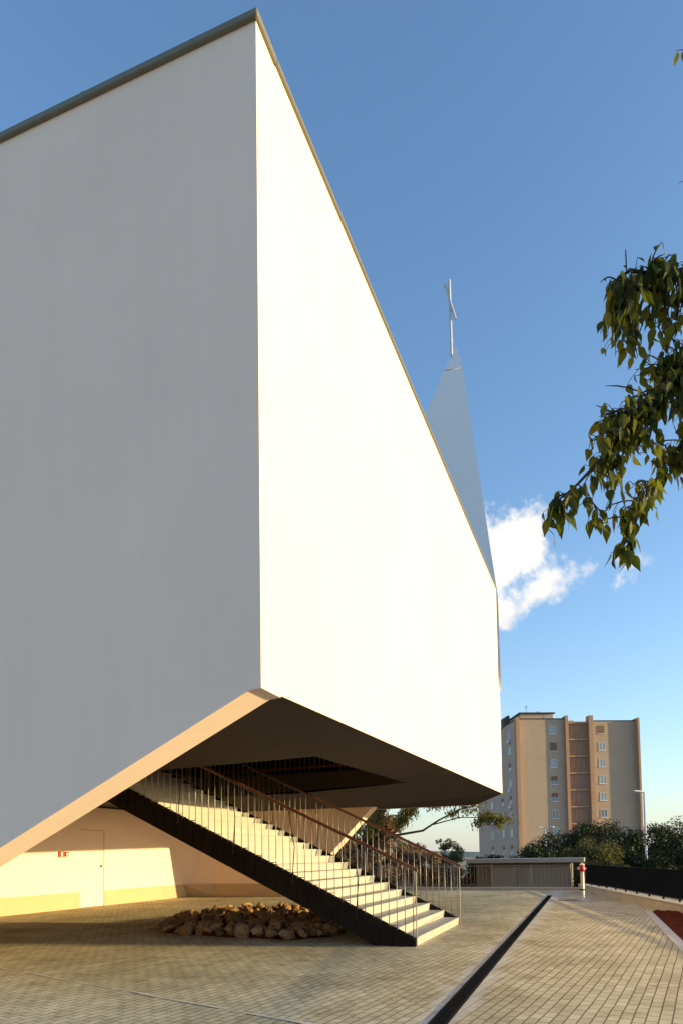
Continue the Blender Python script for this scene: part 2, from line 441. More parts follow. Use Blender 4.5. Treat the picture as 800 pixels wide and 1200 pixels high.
for i, s in enumerate(np.arange(-19.2, S_END - 0.3, 1.17)):
    if i == 0:
        m0 = MB(); m0.prism([Wp(-19.2, 0.15, 0.24), Wp(-19.15, 0.15, 0.24), Wp(-19.15, 0.19, 0.24), Wp(-19.2, 0.19, 0.24)], (0, 0, 0.06)); ft = m0.build('fence_foot', M['black'], fc)
    else: copy_child(ft, fc, WD * float(s + 19.2))
m = MB(); m.prism([Wp(S_END - 0.29, 0.13, 0.24), Wp(S_END - 0.23, 0.13, 0.24), Wp(S_END - 0.23, 0.21, 0.24), Wp(S_END - 0.29, 0.21, 0.24)], (0, 0, 0.84))
m.build('end_post', M['fence_grey'], fc)

# thin bar fence along the back edge
bf = empty('railing_fence', G(3, BACK - 0.1, 0.12), 'thin grey bar railing along the back edge of the forecourt in front of the shed', 'fence')
m = MB()
for z in (0.20, 0.97): m.gbox(0.75, 12, BACK - 0.13, BACK - 0.10, z, z + 0.02)
m.build('fence_rail', M['fence_grey'], bf)
m = MB(); m.gbox(0.85, 0.868, BACK - 0.124, BACK - 0.106, 0.215, 0.975); fb = m.build('fence_bar', M['shed_dark'], bf)
for k in range(1, 70): copy_child(fb, bf, VV * (k * 0.16))
m = MB(); m.gbox(0.72, 0.755, BACK - 0.14, BACK - 0.10, 0.12, 1.02); fp = m.build('fence_post', M['fence_grey'], bf)
for k in range(1, 8): copy_child(fp, bf, VV * (k * 1.55))

# ------------------------------------------------------------------ the church
A0, B0 = 2.78, 5.55
AL = 16.4                     # far left side
TW = 0.42                     # thickness of the front wall
BF = 23.66                    # far end of the sunlit flank
def zroof(b): return 9.47 + 0.0565 * (b - B0)
def zs(a, b):
    k = min(max((a - A0) / 4.32, 0), 1) * 0.6
    return 2.96 + 0.03 * (b - B0) * (1 - k)
ch = empty('church', G(A0, B0, 0), 'white angular church raised over an open undercroft, with a sharp corner and a pointed spire', 'church')
def AZ(pts, b): return [G(a, b, z) for a, z in pts]
SL = (2.266 - 1.531) / (5.865 - 4.241)          # slope of the leaning leg
agr = 5.865 + 1.531 / SL
m = MB()
m.prism(AZ([(A0, zroof(B0)), (A0, 2.96), (2.90, 2.95), (agr, -0.05), (AL, -0.05), (AL, zroof(B0))], B0), UU * TW)
m.build('front_wall', M['plaster'], ch)
# flank: one long lit wall, its lower edge rising gently away
m = MB()
bb = [B0 + TW, BF - 0.32, BF - 0.32, BF]
pts = [(B0 + TW, zroof(B0 + TW)), (B0 + TW, zs(A0, B0 + TW) + 0.006), (BF, zs(A0, BF) + 0.006), (BF, 7.10), (BF - 0.34, 7.10), (BF - 0.34, zroof(BF - 0.34))]
m.prism([G(A0, b, z) for b, z in pts], VV * 0.36)
m.build('flank_wall', M['plaster'], ch)
# outer left wall, back wall, roof (out of view, they close the volume)
BB = 25.0
m = MB(); m.prism([G(AL - 0.3, B0 + TW, 0), G(AL - 0.3, B0 + TW, zroof(B0)), G(AL - 0.3, BB, zroof(BB)), G(AL - 0.3, BB, 0)], VV * 0.298)
m.build('outer_wall', M['plaster'], ch)
m = MB()
m.prism([G(A0 + 0.37, BF, zs(A0, BF) + 0.01), G(3.9, BB, 3.26), G(AL - 0.31, BB, 3.2), G(AL - 0.31, BB, zroof(BB) - 0.3), G(3.9, BB, zroof(BB) - 0.3), G(A0 + 0.37, BF, zroof(BF) - 0.3)][:0] or
        [G(3.9, BB, 3.26), G(AL - 0.31, BB, 3.2), G(AL - 0.31, BB, zroof(BB) - 0.3), G(3.9, BB, zroof(BB) - 0.3)], UU * 0.3)
m.prism([G(A0 + 0.02, BF + 0.002, zs(A0, BF) + 0.01), G(3.9, BB, 3.27), G(3.9, BB, zroof(BB) - 0.31), G(A0 + 0.02, BF + 0.002, 7.05)], VV * 0.25)
m.build('back_wall', M['plaster'], ch)
m = MB(); m.prism([G(A0 + 0.05, B0 + 0.05, zroof(B0) - 0.25), G(AL, B0 + 0.05, zroof(B0) - 0.25), G(AL, BB + 0.3, zroof(BB) - 0.25), G(A0 + 0.05, BF, zroof(BF) - 0.25)], (0, 0, 0.2))
m.build('roof', M['apt_roof'], ch)
# coping along both roof edges
m = MB(); m.prism([G(A0 - 0.035, B0 - 0.05, zroof(B0)), G(A0 - 0.035, B0 - 0.05, zroof(B0) + 0.07), G(A0 - 0.035, B0 + 0.4, zroof(B0) + 0.07), G(A0 - 0.035, B0 + 0.4, zroof(B0))], VV * (AL - A0 + 0.1))
cpo = m.build('roof_coping', M['coping'], ch, bevel=0.008)
for k in range(1, 5):
    m = MB(); m.gbox(A0 + 2.0 * k, A0 + 2.0 * k + 0.05, B0 - 0.0525, B0 - 0.04, zroof(B0) - 0.002, zroof(B0) + 0.064)
    m.build('coping_joint', M['coping'], cpo)
m = MB()
m.prism([G(A0 - 0.035, B0 + 0.401, zroof(B0) + 0.022), G(A0 - 0.035, BF - 0.34, zroof(BF - 0.34)), G(A0 - 0.035, BF - 0.34, zroof(BF - 0.34) + 0.045), G(A0 - 0.035, B0 + 0.401, zroof(B0) + 0.07)], VV * 0.45)
m.build('roof_coping', M['coping'], ch, bevel=0.008)

# soffit with the stair opening
OA0, OA1, OB0, OB1 = 4.23, 10.0, 10.39, 16.3
def lin(x, y, n): return [x + (y - x) * i / n for i in range(n)]
av = lin(A0 + 0.004, OA0, 4) + lin(OA0, 7.1, 6) + lin(7.1, OA1, 3) + lin(OA1, AL - 0.3, 4) + [AL - 0.3]
bv = lin(B0 + TW + 0.002, OB0, 6) + lin(OB0, OB1, 6) + lin(OB1, 23.2, 6) + [23.2]
m = MB(); vt = {}
def sv_(a, b):
    k = (round(a, 4), round(b, 4))
    if k not in vt: vt[k] = m.bm.verts.new(G(a, b, zs(a, b)))
    return vt[k]
for i in range(len(av) - 1):
    for j in range(len(bv) - 1):
        am, bm_ = (av[i] + av[i + 1]) / 2, (bv[j] + bv[j + 1]) / 2
        if OA0 < am < OA1 and OB0 < bm_ < OB1: continue
        m.bm.faces.new((sv_(av[i], bv[j]), sv_(av[i + 1], bv[j]), sv_(av[i + 1], bv[j + 1]), sv_(av[i], bv[j + 1])))
# the tail behind b = 23.2, with its cut corner
m.quad(G(A0 + 0.004, 23.2, zs(A0, 23.2)), G(A0 + 0.004, BF, zs(A0, BF)), G(3.9, BB, 3.25), G(AL - 0.3, BB, 3.18), G(AL - 0.3, 23.2, zs(9, 23.2)), G(7.1, 23.2, zs(7.1, 23.2)))
# upstand of the opening
for (p, q) in (((OA0, OB0), (OA1, OB0)), ((OA1, OB0), (OA1, OB1)), ((OA1, OB1), (OA0, OB1)), ((OA0, OB1), (OA0, OB0))):
    m.quad(G(p[0], p[1], zs(*p)), G(q[0], q[1], zs(*q)), G(q[0], q[1], 3.62), G(p[0], p[1], 3.62))
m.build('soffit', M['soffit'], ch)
# upper floor ring around the opening and a dark ceiling above
m = MB()
m.gbox(A0 + 0.37, OA0 - 0.002, B0 + TW + 0.01, 23.5, 3.60, 3.62)
m.gbox(OA1 + 0.002, AL - 0.32, B0 + TW + 0.01, 23.5, 3.60, 3.62)
m.gbox(OA0, OA1, B0 + TW + 0.01, OB0 - 0.002, 3.60, 3.62)
m.gbox(OA0, OA1, OB1 + 0.002, 23.5, 3.60, 3.62)
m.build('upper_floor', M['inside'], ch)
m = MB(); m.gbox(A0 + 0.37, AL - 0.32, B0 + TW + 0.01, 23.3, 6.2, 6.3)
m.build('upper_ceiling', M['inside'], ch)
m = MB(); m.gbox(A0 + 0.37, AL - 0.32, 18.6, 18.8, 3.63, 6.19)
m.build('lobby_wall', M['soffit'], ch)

# undercroft walls: lit wall with door, slanted edge, shaded return, far leg
WA = 14.4
def bz(pts, a): return [G(a, b, z) for b, z in pts]
m = MB()
m.prism(bz([(6.2, 0), (16.63, 0), (16.63, 2.36), (17.69, 2.36), (17.69, 0), (22.42, 0), (20.94, 3.08), (6.2, 2.99)], WA), VV * 0.3)
m.build('door_wall', M['plaster'], ch)
m = MB()
m.prism([G(WA, 22.42, 0), G(13.4, 22.8, 0), G(13.4, 22.8, 3.15), G(WA, 20.94, 3.085)], UU * 0.3 + VV * 0.302)
m.build('return_wall', M['plaster'], ch)
m = MB()
m.prism(AZ([(13.4, 0), (10.25, 0), (7.11, 3.19), (13.4, 3.17)], 22.8), UU * 0.55)
m.build('rear_leg_wall', M['plaster'], ch)
m = MB()
pz = 0.48
for x0, x1 in ((6.2, 16.61), (17.71, 22.42 - pz * 0.475)):
    if x1 > 20: m.prism(bz([(x0, 0), (22.42, 0), (22.42 - pz * 0.4805, pz), (x0, pz)], WA - 0.012), VV * 0.0125)
    else: m.prism(bz([(x0, 0), (x1, 0), (x1, pz), (x0, pz)], WA - 0.012), VV * 0.0125)
m.build('plinth', M['plinth'], ch)
m = MB()
m.prism([G(WA - 0.01, 22.40, 0), G(13.4, 22.785, 0), G(13.4, 22.785, pz), G(WA - 0.01, 22.40 - pz * 0.4805, pz)], UU * -0.01)
m.prism(AZ([(13.398, 0), (10.26, 0), (9.79, pz), (13.398, pz)], 22.785), UU * 0.0145)
m.build('plinth', M['plinth'], ch)
dleaf = MB(); dleaf.gbox(WA + 0.02, WA + 0.07, 16.642, 17.678, 0.01, 2.348); dleaf = dleaf.build('door', M['plaster'], ch)
m = MB()
kp = G(WA + 0.02, 17.55, 1.24)
m.tube([kp, kp - VV * 0.05], 0.028, 12); m.tube([kp - VV * 0.05, kp - VV * 0.055 - UU * 0.12], 0.011, 8)
m.build('handle', M['iron'], dleaf, smooth=True)

# spire: a thin shaded blade rising behind the far end of the flank
SB = 23.95
m = MB()
sp_pts = [(2.755, 7.12), (2.795, 10.5), (3.83, 19.037), (4.514, 19.09), (5.177, 17.677), (8.6, 10.4), (8.6, 7.12)]
def blade(mb, pts, thin, th):
    fr = [mb.bm.verts.new(G(a, SB, z)) for a, z in pts]
    bk = [mb.bm.verts.new(G(a, SB, z) + (UU * (0.015 if i in thin else th)) + (VV * (0.02 if i in thin else 0))) for i, (a, z) in enumerate(pts)]
    mb.bm.faces.new(fr); mb.bm.faces.new(list(reversed(bk)))
    for i in range(len(fr)):
        j = (i + 1) % len(fr); mb.bm.faces.new((fr[i], bk[i], bk[j], fr[j]))
blade(m, sp_pts, (0, 1, 2), 0.5)
spire = m.build('spire', M['spire'], ch)
m = MB(); blade(m, [(3.826, 19.075), (4.07, 19.975), (4.19, 19.57), (4.50, 19.125)], (0, 1), 0.35)
m.build('spire_tip', M['spire'], spire)
m = MB()
m.tube([G(4.24, SB + 0.2, 19.0), G(4.27, SB + 0.2, 22.66)], 0.05, 8)
m.tube([G(4.43, SB + 0.2, 22.52), G(4.07, SB + 0.2, 21.1)], 0.05, 8)
m.build('cross', M['pole'], spire)

# red alarm sign and call point on the lit wall
sg = empty('wall_sign', G(WA, 15.92, 1.61), 'small red fire alarm sign on the sunlit white wall left of the door', 'sign')
m = MB(); m.gbox(WA - 0.04, WA - 0.001, 15.70, 15.92, 1.53, 1.69); m.build('red_panel', M['sign_red'], sg, bevel=0.004)
m = MB(); m.gbox(WA - 0.044, WA - 0.0405, 15.78, 15.84, 1.545, 1.675); m.build('white_symbol', M['sign_white'], sg)
m = MB(); m.gbox(WA - 0.05, WA - 0.001, 15.95, 16.08, 1.545, 1.675); m.build('call_point', M['sign_red'], sg, bevel=0.004)
m = MB(); m.gbox(WA - 0.054, WA - 0.0505, 15.975, 16.055, 1.58, 1.64); m.build('white_symbol', M['sign_white'], sg)

# ------------------------------------------------------------------ the staircase
FA, FB0, FB1 = 2.60, 10.42, 14.08       # foot of the stair
RISE, GO, NS = 0.1445, 0.2977, 25
SLP = RISE / GO
st = empty('staircase', G(FA, FB0, 0), 'outdoor staircase with pale steps, dark steel stringers and wooden handrails climbing under the church', 'staircase')
m = MB()
m.prism([G(0, 0, 0.0), G(-0.012, 0, RISE - 0.03), G(-0.02, 0, RISE), G(GO, 0, RISE), G(GO, 0, RISE * 0.0), ], UU * (FB1 - FB0 - 0.1))
stepo = m.build('step', M['stair'], st, base=Vector((0, 0, 0)), bevel=0.004)
stepo.location = UU * 0.05
for k in range(1, NS): copy_child(stepo, st, UU * 0.05 + VV * (k * GO) + Vector((0, 0, k * RISE)))
aT = FA + NS * GO
def nos(a): return RISE + SLP * (a - FA)
for b, first_ in ((FB0, True), (FB1 - 0.05, False)):
    m = MB()
    low = 0.46
    m.prism(AZ([(FA, 0.0), (FA, nos(FA) - 0.01), (aT, nos(aT) - 0.01), (aT, nos(aT) - low), (FA + (low - RISE + 0.0) / SLP, 0.0)], b), UU * 0.05)
    so = m.build('stringer', M['stringer'], st)
    # upright ribs carrying the balusters
    m = MB(); a = FA + 0.18
    sgn = -1 if first_ else 1
    while a < aT - 0.1:
        z1 = nos(a) - 0.03; z0 = max(nos(a) - low + 0.07, 0.0)
        if z1 - z0 > 0.05:
            bx = b - 0.022 if first_ else b + 0.0505
            m.prism(AZ([(a, z0), (a + 0.06, z0 + 0.03 if z0 > 0 else 0), (a + 0.06, z1 + 0.03), (a, z1)], bx), UU * 0.0215)
        a += 0.20
    m.build('rib', M['stringer'], so)
def railing(b, out):
    rl = bpy.data.objects.new('railing', None); COL.objects.link(rl); rl.parent = st
    rl.location = G(0, b - FB0, 0)
    ro = rl
    H = 1.05
    # handrail
    m = MB()
    a_s, a_e = FA - 0.06, FA + 7.2
    z_s = nos(a_s) + H
    prof = [(-0.028, 0), (0.028, 0), (0.034, 0.02), (0.02, 0.048), (-0.02, 0.048), (-0.034, 0.02)]
    m.prism([G(a_s, b + p, nos(a_s) + H + q) for p, q in prof], VV * (a_e - a_s) + Vector((0, 0, SLP * (a_e - a_s))))
    m.build('handrail', M['rail'], ro, smooth=False)
    # flat bar under it
    m = MB(); m.prism([G(a_s + 0.02, b + p, nos(a_s + 0.02) + H - 0.002 - q) for p, q in ((-0.018, 0.008), (0.018, 0.008), (0.018, 0), (-0.018, 0))], VV * (a_e - a_s - 0.04) + Vector((0, 0, SLP * (a_e - a_s - 0.04))))
    m.build('rail_bar', M['steel'], ro)
    # balusters: pairs joined by a low crosspiece
    PG = 0.1294
    m = MB(); m.tube([G(FA + 0.02, b, nos(FA + 0.02) - 0.02 + out * 0.0), G(FA + 0.02, b, nos(FA + 0.02) + H - 0.01)], 0.007, 7)
    b1 = m.build('baluster', M['steel'], ro, smooth=True)
    for k in range(1, 55): copy_child(b1, ro, VV * (k * PG) + Vector((0, 0, SLP * k * PG)))
    m = MB(); a = FA + 0.02
    m.tube([G(a, b, nos(a) + 0.05), G(a + PG, b, nos(a) + 0.05)], 0.007, 6)
    c1 = m.build('crosspiece', M['steel'], ro)
    for k in range(1, 27): copy_child(c1, ro, VV * (k * 2 * PG) + Vector((0, 0, SLP * k * 2 * PG)))
    # leaning stiffeners
    m = MB(); a = FA + 0.95
    m.tube([G(a, b + out * 0.03, nos(a) - 0.18), G(a - 0.06, b + out * 0.05, nos(a) + 0.45), G(a + 0.06, b, nos(a + 0.06) + H - 0.03)], 0.008, 7)
    p1 = m.build('stiffener', M['stringer'], ro)
    for k in range(1, 6): copy_child(p1, ro, VV * (k * 1.1) + Vector((0, 0, SLP * k * 1.1)))
    m = MB(); m.tube([G(a_s + 0.03, b, 0.0 if out > 0 else 0.02), G(a_s + 0.03, b, nos(a_s) + H)], 0.009, 8)
    m.build('newel', M['steel'], ro)
railing(FB0 - 0.035, -1)
railing(FB1 + 0.035, 1)

# guard railing around the opening on the upper floor
gr = empty('guard_railing', G(6, OB1, 3.62), 'dark guard railing on the upper floor seen up through the stair opening', 'railing')
m = MB()
for z in (3.74, 4.66):
    m.gbox(OA0 - 0.10, OA1, OB1 + 0.04, OB1 + 0.08, z, z + 0.05)
    m.gbox(OA0 - 0.10, OA0 - 0.06, OB0, OB1 + 0.03, z, z + 0.05)
m.build('guard_rail', M['rail'], gr)
m = MB(); m.tube([G(OA0 - 0.08, OB1 + 0.06, 3.62), G(OA0 - 0.08, OB1 + 0.06, 4.66)], 0.010, 6); q = m.build('baluster', M['steel'], gr)
for k in range(1, 42): copy_child(q, gr, VV * (k * 0.14))
m = MB(); m.tube([G(OA0 - 0.08, OB0 + 0.05, 3.62), G(OA0 - 0.08, OB0 + 0.05, 4.66)], 0.010, 6); q = m.build('baluster', M['steel'], gr)
for k in range(1, 44): copy_child(q, gr, UU * (k * 0.14))

# ------------------------------------------------------------------ heap of stones under the stair
def stone_mesh(seed, flat=0.75):
    rnd = random.Random(seed)
    bm = bmesh.new()
    bmesh.ops.create_icosphere(bm, subdivisions=3, radius=0.5)
    off = Vector((seed * 7.3, seed * 3.1, seed))
    sc = Vector((rnd.uniform(0.8, 1.2), rnd.uniform(0.75, 1.05), rnd.uniform(flat - 0.1, flat + 0.2)))
    # chop with random planes for broken faces
    planes = []
    for _ in range(14):
        n = Vector((rnd.gauss(0, 1), rnd.gauss(0, 1), rnd.gauss(0, 1))).normalized(); planes.append((n, rnd.uniform(0.24, 0.42)))
    for vtx in bm.verts:
        p = vtx.co
        for n, d in planes:
            t = p.dot(n) - d
            if t > 0: p -= n * t
        p += p.normalized() * 0.035 * noise.noise(p * 5 + off)
        vtx.co = Vector((p.x * sc.x, p.y * sc.y, p.z * sc.z))
    me = bpy.data.meshes.new('stone'); bm.to_mesh(me); bm.free(); me.materials.append(M['stone'])
    return me
smesh = [stone_mesh(i + 1) for i in range(9)]
rs = random.Random(5)
poly = [(7.95, 11.25), (6.23, 10.82), (4.75, 10.70), (4.30, 11.3), (4.55, 12.5), (5.0, 15.0), (6.6, 15.7), (8.5, 15.3), (9.0, 13.4)]
def inside(a, b):
    c = False; n = len(poly)
    for i in range(n):
        x1, y1 = poly[i]; x2, y2 = poly[(i + 1) % n]
        if (y1 > b) != (y2 > b) and a < (x2 - x1) * (b - y1) / (y2 - y1) + x1: c = not c
    return c
def edge_d(a, b):
    best = 9
    for i in range(len(poly)):
        p = Vector((*poly[i], 0)); q = Vector((*poly[(i + 1) % len(poly)], 0)); w = Vector((a, b, 0))
        t = max(0, min(1, (w - p).dot(q - p) / (q - p).length_squared)); best = min(best, (w - p - (q - p) * t).length)
    return best
placed = []
def put_stone(a, b, z, s, label, group):
    o = bpy.data.objects.new('stone', rs.choice(smesh)); COL.objects.link(o)
    o.location = G(a, b, z); o.scale = (s, s, s * rs.uniform(0.85, 1.1))
    o.rotation_euler = (rs.uniform(-0.5, 0.5), rs.uniform(-0.5, 0.5), rs.uniform(0, 6.28))
    tag(o, label, 'stone', group)
# front rim: a laid row
for i in range(len(poly)):
    p = Vector((*poly[i], 0)); q = Vector((*poly[(i + 1) % len(poly)], 0)); L_ = (q - p).length; n = max(2, round(L_ / 0.27))
    if i > 3: continue
    for k in range(n):
        c = p + (q - p) * (k + 0.5) / n
        put_stone(c.x + rs.uniform(-0.03, 0.03), c.y + rs.uniform(-0.02, 0.16), 0.06 + 0.08 * rs.random(), rs.uniform(0.20, 0.40), 'brown block of rough stone laid in the front rim of the heap under the stairs', 'stones in the front rim of the heap')
cnt = 0; tries = 0
while cnt < 250 and tries < 9000:
    tries += 1
    a, b = rs.uniform(4.2, 9.1), rs.uniform(10.6, 15.7)
    if not inside(a, b) or edge_d(a, b) < 0.08: continue
    s = rs.choice((0.14, 0.18, 0.22, 0.26, 0.34)) * rs.uniform(0.85, 1.15)
    if any((a - x) ** 2 + (b - y) ** 2 < ((s + t) * 0.33) ** 2 for x, y, t in placed): continue
    placed.append((a, b, s)); cnt += 1
    hgt = 0.07 + 0.06 * min(1, edge_d(a, b) / 0.8) + 0.07 * max(0, min(1, (b - 12.5) / 1.5)) * min(1, edge_d(a, b) / 0.5) + 0.07 * rs.random()
    put_stone(a, b, hgt, s, 'loose rough brown stone heaped on top of the stone bed under the stairs', 'loose stones heaped under the stairs')
m = MB(); m.prism([G(a + (6.6 - a) * 0.06, b + (12.6 - b) * 0.06, -0.02) for a, b in poly], (0, 0, 0.10))
tag(m.build('stone_bed_earth', M['soil']), kind='structure')

# ------------------------------------------------------------------ hydrant
HX, HY = 7.31, 20.9
hy = empty('fire_hydrant', Vector((HX, HY, 0)), 'tall silver pillar hydrant with a red head on the grey paving before the black fence', 'hydrant')
hb = Vector((HX, HY, 0))
m = MB(); m.lathe(hb, [(0.10, 0), (0.10, 0.02), (0.065, 0.03), (0.054, 0.05), (0.054, 0.86), (0.06, 0.87)], 20); m.build('column', M['silver'], hy, smooth=False)
m = MB(); m.lathe(hb + Vector((0, 0, 0.30)), [(0.055, 0), (0.075, 0.005), (0.075, 0.035), (0.055, 0.04)], 20); m.build('collar', M['iron'], hy)
m = MB(); m.lathe(hb + Vector((0, 0, 0.87)), [(0.068, 0), (0.08, 0.02), (0.085, 0.10), (0.08, 0.17), (0.068, 0.195)], 20); hd = m.build('head', M['red'], hy, smooth=True)
for dx, dy, rr in ((-1, -0.15, 0.042), (0.2, -1, 0.036), (1, 0.3, 0.036)):
    d = Vector((dx, dy, 0)).normalized(); p = hb + Vector((0, 0, 0.965))
    m = MB(); m.tube([p + d * 0.06, p + d * 0.11], rr * 0.75, 12); m.tube([p + d * 0.11, p + d * 0.14], rr * 0.9, 12)
    m.build('outlet_cap', M['silver'] if dx != 1 else M['red'], hd)
m = MB(); m.lathe(hb + Vector((0, 0, 1.065)), [(0.075, 0), (0.075, 0.02), (0.05, 0.05), (0.02, 0.06), (0.02, 0.085)], 14); m.build('top_cap', M['silver'], hd, smooth=True)
m = MB(); m.prism([hb + Vector((-0.16, -0.13, 0.001)), hb + Vector((0.2, -0.13, 0.001)), hb + Vector((0.2, 0.13, 0.001)), hb + Vector((-0.16, 0.13, 0.001))], (0, 0, 0.012)); m.build('base_plate', M['edging'], hy)

# ------------------------------------------------------------------ shed behind the railing, on the lower ground
SBk = 32.0
sh = empty('shed', G(2, SBk, LOW), 'low flat-roofed grey shed with wide doors behind the thin railing', 'shed')
def sa(px): return None
m = MB(); m.gbox(0.9, 4.33, SBk + 0.002, SBk + 5, LOW, 1.03); m.build('wall', M['shed_wall'], sh)
m = MB(); m.gbox(4.332, 5.04, SBk, SBk + 5, LOW, 1.03)
m.build('side_bay', M['shed_dark'], sh)
m = MB(); m.gbox(0.30, 5.45, SBk - 0.35, SBk + 5.4, 1.05, 1.24); m.build('roof', M['shed_roof'], sh, bevel=0.01)
m = MB(); m.gbox(0.95, 4.28, SBk - 0.015, SBk, 0.88, 1.02); m.build('lintel', M['shed_dark'], sh)
for x0, x1 in ((0.98, 2.05), (2.09, 3.16), (3.20, 4.26)):
    m = MB(); m.gbox(x0, x1, SBk - 0.03, SBk, LOW, 0.86)
    k = x0 + 0.1
    while k < x1 - 0.05:
        m.gbox(k, k + 0.02, SBk - 0.038, SBk - 0.0305, LOW, 0.85); k += 0.12
    m.build('door_panel', M['shed_wall'], sh)

# ------------------------------------------------------------------ apartment block
AF = Vector((math.cos(R(3.2)), math.sin(R(3.2)), 0))      # along the facade
AD = Vector((-AF.y, AF.x, 0))                              # into depth
AP = Vector((30.6, 118.0, 0))
AB = LOW - 1
ap = empty('apartment_block', AP + Vector((0, 0, AB)), 'tall tan apartment block with orange fins, louvred centre and rows of windows', 'building')
def Q(s, d, z): return AP + AF * s + AD * d + Vector((0, 0, z))
def qbox(mb, s0, s1, d0, d1, z0, z1):
    mb.prism([Q(s0, d0, z0), Q(s1, d0, z0), Q(s1, d1, z0), Q(s0, d1, z0)], (0, 0, z1 - z0)); return mb
TOP = 25.3
def px2s(px):    # pixel column of the photograph to metres along the facade (measured once)
    return (px - 604.0) * 0.1525
LF0, LF1 = 0.0, px2s(660); C1 = px2s(688); RR1 = px2s(744.5)
qbox(MB(), 0.35, LF1 - 0.0, 0, 20, AB, TOP - 0.25).build('front_wall', M['apt'], ap)
qbox(MB(), C1 + 0.76, RR1, 0.25, 20, AB, TOP - 0.55).build('front_wall', M['apt'], ap)
qbox(MB(), LF1 + 0.5, C1 - 0.005, 0.35, 20.2, AB, TOP - 0.6).build('core_wall', M['apt_fin'], ap)
m = MB(); qbox(m, -0.02, 0.345, 0.5, 27, AB, TOP - 0.3); m.build('side_wall', M['apt_side'], ap)
qbox(MB(), -0.25, 0.348, -0.75, 0.498, AB, TOP).build('fin', M['apt_fin'], ap)
qbox(MB(), LF1 + 0.002, LF1 + 0.49, -0.62, 0.899, AB, TOP + 0.3).build('fin', M['apt_fin'], ap)
qbox(MB(), C1, C1 + 0.75, -0.45, 0.899, AB, TOP + 0.35).build('fin', M['apt_fin'], ap)
qbox(MB(), RR1 + 0.003, RR1 + 0.35, -0.66, 20, AB, TOP - 0.1).build('fin', M['apt_fin'], ap)
m = MB()
qbox(m, 0.36, LF1 - 0.01, -0.08, 0.3, TOP - 0.245, TOP - 0.08)
qbox(m, C1 + 0.77, RR1 - 0.01, 0.17, 0.5, TOP - 0.545, TOP - 0.40)
qbox(m, -0.1, 0.34, 0.52, 27, TOP - 0.295, TOP - 0.12)
m.build('parapet_cap', M['apt_roof'], ap)
ph = qbox(MB(), px2s(622), px2s(662), 6, 15, TOP - 0.5, TOP + 2.0).build('penthouse', M['apt'], ap)
qbox(MB(), px2s(620), px2s(664), 5.6, 15.4, TOP + 2.005, TOP + 2.2).build('roof', M['apt_roof'], ph)
qbox(MB(), px2s(651), px2s(657), 5.95, 6, TOP + 0.7, TOP + 1.5).build('window', M['curtain'], ph)
qbox(MB(), px2s(664), px2s(690), 7, 14, TOP - 0.6, TOP + 0.95).build('roof_house', M['apt'], ap)
m = MB(); qbox(m, px2s(606), px2s(610), 8, 10, TOP - 0.4, TOP + 1.7); qbox(m, px2s(610.2), px2s(613), 8, 9.5, TOP - 0.4, TOP + 2.1)
m.build('chimney', M['apt_roof'], ap)
m = MB()
for s_, d_, h_ in ((px2s(636), 9, 1.9), (px2s(655), 11, 1.3)):
    zt = TOP + 2.2
    m.tube([Q(s_, d_, zt), Q(s_, d_, zt + h_)], 0.03, 5)
    for q_ in range(4): m.tube([Q(s_ - 0.35, d_, zt + h_ - 0.12 * q_), Q(s_ + 0.35, d_, zt + h_ - 0.12 * q_)], 0.015, 4)
m.build('antenna', M['iron'], ph)
# louvred bays of the core
FH = 2.95
ztop = TOP - 0.75
slab0 = None; lou0 = None
for k in range(9):
    z1 = ztop - k * FH
    if k == 0:
        slab0 = qbox(MB(), LF1 + 0.51, C1 - 0.02, 0.0, 0.345, z1 - 0.25, z1).build('bay_slab', M['apt_fin'], ap)
        m = MB(); s = LF1 + 0.6
        while s < C1 - 0.2:
            qbox(m, s, s + 0.11, 0.20, 0.345, z1 - FH + 0.02, z1 - 0.27); s += 0.22
        lou0 = m.build('louvre_screen', M['apt_louvre'], ap)
    else:
        copy_child(slab0, ap, Vector((0, 0, -k * FH))); copy_child(lou0, ap, Vector((0, 0, -k * FH)))
